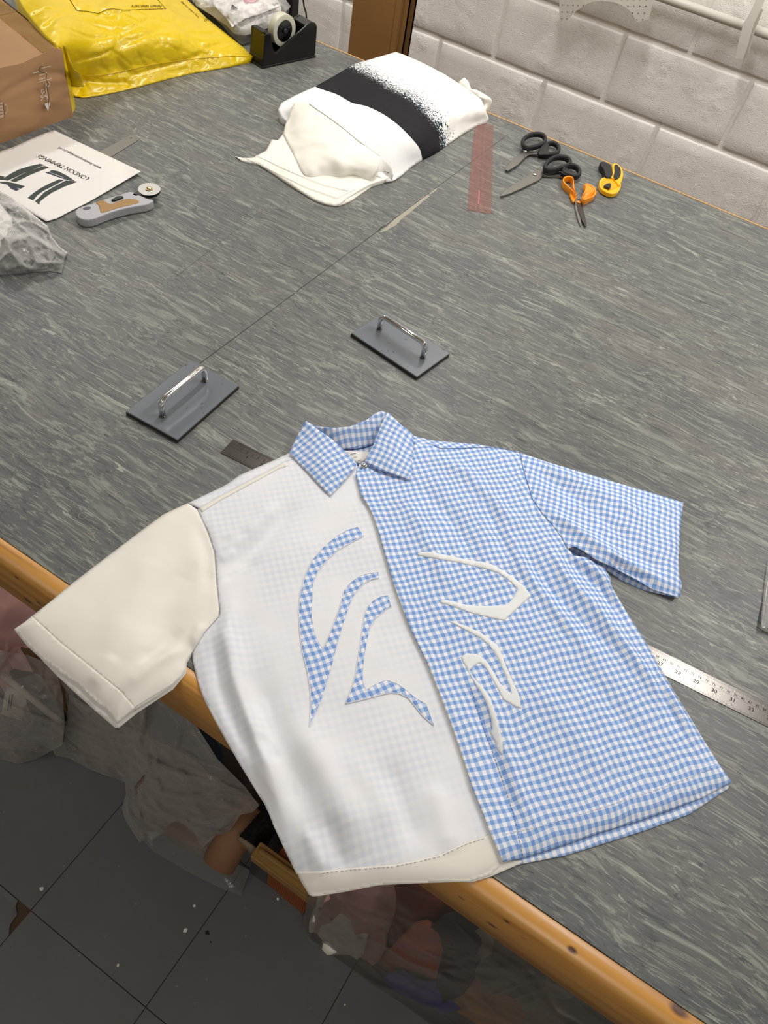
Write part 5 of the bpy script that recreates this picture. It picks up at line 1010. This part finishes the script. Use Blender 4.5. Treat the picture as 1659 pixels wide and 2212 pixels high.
lump('grey_cloth', 'pale grey-brown cloth inside the crumpled film sack', 'cloth', [(330, 1650, -640), (400, 1650, -620), (470, 1680, -640), (520, 1720, -700), (490, 1790, -820), (440, 1850, -890), (380, 1820, -900), (310, 1770, -890), (290, 1700, -800)], [(400, 1720, -680)], plain('stone_cloth', (124, 112, 102), .8, var=.2), 44, 7, 35)
t = thing('cardboard_tube', 'short brown cardboard tube standing out of the film below the white shirt', 'tube', tuple(at(500, 1840, FZ)))
A, B = at(472, 1868, -868), at(545, 1735, -800); d = (B - A).normalized()
mk('tube_wall', *tube_vf([A, A.lerp(B, .5), B], .036, n=28), plain('tube_kraft', (140, 102, 74), .7, var=.1), t); lathe('tube_end', [(.030, 0), (.030, .0012)], A - d*.0008, plain('tube_hollow', (44, 36, 28), .9), t, ax=-d, n=28)
prism_px('tape_patch', [(484, 1775), (492, 1763), (500, 1772), (488, 1790)], -826, -824, M['orangewood'], t)
t = thing('fur_roll', 'roll of black fur fabric with a fuzzy pale core, beside the cardboard tube', 'roll', tuple(at(560, 1800, FZ)))
A, B = at(541, 1824, -812), at(600, 1735, -800); d = (B - A).normalized()
mb = MB(); mb.add(*tube_vf([A, A.lerp(B, .5), B], .030, n=24)); rr = random.Random(5); s_ = d.orthogonal().normalized(); w_ = d.cross(s_)
for k in range(1400):
    a = rr.uniform(0, 6.283); q = A.lerp(B, rr.random()**1.2); o_ = s_*math.cos(a) + w_*math.sin(a); tip = o_*rr.uniform(.036, .043) - d*rr.uniform(-.004, .010); sd = d.cross(o_)*.0008
    mb.add([q + o_*.029 - sd, q + o_*.029 + sd, q + tip], [(0, 1, 2)])
mk('fur', mb.v, mb.f, plain('black_fur', (14, 14, 16), .9), t, smooth=False)
mb = MB(); mb.add(*tube_vf([A - d*.003 + (s_*math.cos(a) + w_*math.sin(a))*.024 for a in np.linspace(0, 6.283, 25)[:-1]], .0062, closed=True, n=8))
for k in range(500):
    a = rr.uniform(0, 6.283); o_ = s_*math.cos(a) + w_*math.sin(a); q = A - d*.004 + o_*.024; e_ = (o_*rr.uniform(-1, 1) - d*rr.uniform(.1, 1)).normalized()*rr.uniform(.008, .012); sd = d.cross(o_)*.0006; mb.add([q - sd, q + sd, q + e_], [(0, 1, 2)])
mk('fuzzy_edge', mb.v, mb.f, plain('pale_fuzz', (150, 134, 112), .9), t, smooth=False); lathe('core', [(.020, 0), (.020, .001)], A - d*.0035, plain('core_shade', (70, 62, 50), .9), t, ax=-d, n=20)
# low pine stretcher of the table with an orange-brown crate on either side
def beam(p0, p1, z, w, h, mat, name, parent):
    A, B = at(*p0, z), at(*p1, z); e = (B - A); e.z = 0; e.normalize(); s = Vector((-e.y, e.x, 0))*w; v, f = prism_vf([A - Vector((0, 0, h)), B - Vector((0, 0, h)), B + s - Vector((0, 0, h)), A + s - Vector((0, 0, h))], [A, B, B + s, A + s]); return mk(name, v, f, mat, parent, smooth=False, sharp=.003)
M['oldpine'] = pine('aged_pine', (158, 122, 62), (132, 98, 46), rough=.6)
beam((540, 1850), (720, 1985), -720, .034, .03, M['oldpine'], 'stretcher', tb)
beam((556, 1840), (735, 1965), -705, .010, .03, M['oldpine'], 'stretcher_edge', tb)
t = thing('ribbed_crate', 'orange-brown ribbed box on the floor under the table, beside the fur roll', 'crate', tuple(at(620, 1900, FZ)))
e = (at(640, 1945, -850) - at(580, 1895, -850)); e.z = 0; e.normalize(); sd = Vector((-e.y, e.x, 0)); A = at(579, 1893, -850)
v, f = prism_vf([A + e*a + sd*b_ + Vector((0, 0, -.068)) for a, b_ in ((0, 0), (.10, 0), (.10, .26), (0, .26))], [A + e*a + sd*b_ + Vector((0, 0, .09)) for a, b_ in ((0, 0), (.10, 0), (.10, .26), (0, .26))]); mk('carton', v, f, M['orangewood'], t, smooth=False)
for k in range(20): p = A + e*(.003 + k*.005) - sd*.0006; v, f = box_vf(-.0009, .0009, -.0008, .0008, -.067, .089); mk('rib', [p + Vector(q) for q in v], f, M['orangewood'], t, smooth=False)
t = thing('grey_mat', 'thin dark grey rubber mat with a curved edge on the floor under the table', 'mat', tuple(at(640, 1900, FZ)))
prism_px('mat', [(538, 1883), (560, 1900), (600, 1925), (640, 1945), (655, 1962), (666, 1990), (665, 2010), (730, 2010), (760, 1900), (640, 1800), (560, 1800)], FZ + .5, FZ + 3, plain('mat_rubber', (70, 70, 70), .7, var=.1), t)
# films on the left
t = thing('crumpled_film', 'large crumpled clear plastic film spilling from under the table onto the floor, left side', 'plastic film', tuple(at(300, 1650, FZ)))
soft('film', [(130, 1440, -560), (200, 1500, -560), (290, 1520, -520), (350, 1500, -440), (420, 1560, -430), (470, 1640, -470), (530, 1700, -560), (560, 1740, -620), (545, 1755, -680), (520, 1760, -720), (500, 1790, -790), (470, 1830, -860), (450, 1856, -905), (420, 1830, -912), (380, 1805, -914), (345, 1815, -916), (328, 1830, -917), (318, 1815, -917), (302, 1820, -917), (285, 1795, -916), (270, 1770, -915), (263, 1745, -913), (272, 1715, -905), (270, 1690, -910), (230, 1676, -914), (190, 1660, -915), (150, 1638, -915), (120, 1632, -914), (100, 1600, -860), (115, 1540, -740), (120, 1480, -640)], [(300, 1620, -640), (380, 1640, -560), (420, 1720, -640), (350, 1740, -740), (200, 1580, -720), (440, 1780, -760), (300, 1700, -790)], M['film4'], t, step=5, noise_fn=lambda Q: ridges(Q, 6, 41)*22 + ridges(Q, 14, 42)*12 + fbm(Q, 6, 4)*20)
soft('film_layer', [(150, 1500, -600), (250, 1560, -620), (340, 1600, -600), (420, 1640, -600), (500, 1720, -680), (480, 1790, -800), (440, 1830, -870), (370, 1790, -890), (310, 1740, -880), (290, 1690, -860), (200, 1640, -880), (140, 1590, -820)], [(320, 1660, -700)], M['film4'], t, step=6, noise_fn=lambda Q: ridges(Q, 8, 43)*20 + fbm(Q, 8, 9)*14)
soft('flat_corner', [(285, 1790, -917), (330, 1838, -916), (400, 1880, -916), (470, 1915, -915), (520, 1935, -914), (530, 1905, -912), (540, 1880, -905), (500, 1860, -880), (440, 1840, -880), (370, 1800, -890)], [], M['film3'], t, step=7, noise_fn=lambda Q: fbm(Q, 14, 3)*5)
t = thing('clear_sack', 'clear plastic sack over the ticket and rod at the left edge, under the table', 'plastic sack', tuple(at(40, 1560, FZ)))
soft('film', [(-70, 1400, -560), (0, 1405, -560), (60, 1415, -580), (120, 1440, -560), (135, 1500, -600), (140, 1560, -660), (135, 1610, -800), (100, 1628, -900), (75, 1641, -915), (40, 1650, -917), (0, 1640, -916), (-70, 1640, -916)], [(40, 1500, -590), (60, 1570, -700), (0, 1560, -700)], M['film4'], t, step=5, noise_fn=lambda Q: ridges(Q, 7, 44)*18 + ridges(Q, 16, 45)*9 + fbm(Q, 7, 5)*14)
# scrap sack on the right
lump('crumpled_paper', 'crumpled off-white tissue inside the scrap sack, below the white shirt hem', 'paper', [(690, 1930, -640), (740, 1925, -620), (800, 1960, -660), (800, 2010, -740), (785, 2060, -820), (765, 2053, -850), (740, 2055, -870), (710, 2058, -880), (698, 2045, -880), (700, 2020, -860), (694, 2005, -830), (696, 1990, -800), (680, 1993, -800), (676, 1985, -780), (682, 1960, -720)], [(735, 1990, -700)], M['paperw'], 40, 16, 51, part='tissue')
lump('pink_cloth', 'thin dusty pink cloth in the scrap sack, between tissue and rust cloth', 'cloth', [(705, 1935, -560), (725, 1900, -520), (790, 1890, -500), (880, 1895, -480), (888, 1905, -480), (870, 1950, -560), (850, 1985, -640), (838, 2015, -720), (835, 2045, -800), (820, 2075, -860), (812, 2080, -870), (798, 2066, -860), (778, 2056, -850), (768, 2020, -780), (760, 1985, -680), (748, 1960, -620), (728, 1950, -590)], [(810, 1960, -560)], M['pink'], 30, 8, 52)
lump('maroon_cloth', 'shiny maroon cloth at the top of the scrap sack', 'cloth', [(870, 1890, -430), (930, 1890, -400), (1000, 1935, -400), (1000, 1970, -480), (975, 2000, -560), (930, 2005, -600), (890, 2000, -600), (866, 1965, -560)], [(930, 1940, -420)], M['maroon'], 34, 12, 53)
lump('rust_cloth', 'rust-coloured cloth in the middle of the scrap sack', 'cloth', [(898, 1990, -560), (925, 1985, -540), (960, 2005, -560), (973, 2025, -600), (970, 2055, -660), (958, 2085, -720), (945, 2110, -780), (925, 2122, -820), (900, 2108, -830), (875, 2098, -830), (858, 2085, -820), (852, 2055, -760), (865, 2025, -660)], [(915, 2040, -600)], M['rust'], 34, 12, 54)
lump('black_cloth', 'black cloth in the scrap sack, against the pine rail', 'cloth', [(960, 1975, -440), (1020, 1960, -400), (1060, 2005, -420), (1062, 2050, -520), (1035, 2100, -640), (1000, 2150, -760), (975, 2160, -800), (945, 2125, -790), (960, 2080, -680), (975, 2030, -560)], [(1010, 2050, -500)], M['dark'], 34, 9, 55)
lump('blue_cloth', 'violet-blue cloth at the bottom of the scrap sack', 'cloth', [(842, 2100, -830), (870, 2095, -810), (910, 2115, -800), (950, 2120, -790), (985, 2150, -820), (1000, 2180, -870), (960, 2190, -900), (925, 2170, -905), (880, 2152, -905), (850, 2135, -900), (834, 2115, -890)], [(910, 2140, -820)], M['blue'], 26, 10, 56)
lump('kraft_paper', 'brown kraft paper in the scrap sack at the bottom edge', 'paper', [(1000, 2150, -760), (1040, 2110, -640), (1065, 2090, -560), (1120, 2120, -560), (1160, 2160, -600), (1200, 2230, -700), (1120, 2250, -860), (1040, 2212, -890), (1000, 2185, -880)], [(1090, 2160, -660)], M['kraft'], 18, 6, 57, part='paper')
lump('grey_sheet', 'grey plastic sheet folded in the scrap sack near the bottom right rail', 'plastic sheet', [(1040, 2000, -400), (1110, 2010, -330), (1250, 2110, -330), (1400, 2230, -330), (1300, 2260, -600), (1180, 2230, -680), (1140, 2150, -600), (1080, 2090, -560), (1050, 2050, -480)], [(1180, 2110, -400)], M['greyfilm'], 20, 6, 58, part='plastic')
t = thing('scrap_sack', 'large clear plastic sack of coloured fabric scraps under the table, right of the shirt hem', 'plastic sack', tuple(at(900, 2050, FZ)))
soft('film', [(676, 1905, -560), (760, 1880, -440), (900, 1870, -330), (1000, 1925, -300), (1150, 2030, -280), (1330, 2160, -270), (1460, 2260, -280), (1300, 2320, -700), (1100, 2290, -880), (1000, 2256, -914), (930, 2214, -916), (870, 2170, -916), (810, 2133, -916), (760, 2095, -916), (705, 2055, -916), (668, 2032, -914), (654, 2008, -905), (655, 1985, -860), (663, 1950, -720)], [(760, 1990, -600), (900, 2030, -480), (1060, 2060, -400), (1150, 2150, -500), (900, 2120, -730), (1000, 2180, -780), (770, 2060, -800), (830, 2000, -560)], M['film5'], t, step=5, noise_fn=lambda Q: ridges(Q, 4, 61)*16 + ridges(Q, 10, 62)*7 + fbm(Q, 5, 6)*10)
for i, (x, y) in enumerate([(725, 2018), (600, 1942), (448, 2015), (455, 2035), (420, 1957), (400, 2010), (745, 2170), (255, 2085), (90, 1920), (815, 2075)]):
    p = at(x, y, FZ + 1); r_ = .002 + .0015*(i % 3); rr = random.Random(i)
    o = mk('floor_scrap', *prism_vf([(p.x + r_*rr.uniform(.5, 1.2)*math.cos(a), p.y + r_*rr.uniform(.5, 1.2)*math.sin(a), .0004) for a in np.linspace(0, 5.4, 6)], [(p.x + r_*.8*math.cos(a), p.y + r_*.8*math.sin(a), .0016) for a in np.linspace(0, 5.4, 6)]), M['paperw'] if i not in (2, 3) else M['dark'], None, smooth=False)
    tag(o, ['large pale scrap near the dark mark on the middle floor tile', 'pale fluff ball on the floor between ribbed crate and scrap sack', 'larger dark crumb on the middle floor tile', 'smaller dark crumb beside the larger one on the middle floor tile', 'pale speck on the floor left of the scrap sack, nearest the ribbed crate',
             'pale speck on the floor just above the dark crumbs', 'pale scrap on the floor tile right of the long joint, bottom of the picture', 'pale speck on the bottom floor tile left of the tile crossing', 'pale scrap on the floor above the chipped tile corner', 'pale speck in front of the lower edge of the scrap sack'][i], 'scrap', 'scraps on the floor')
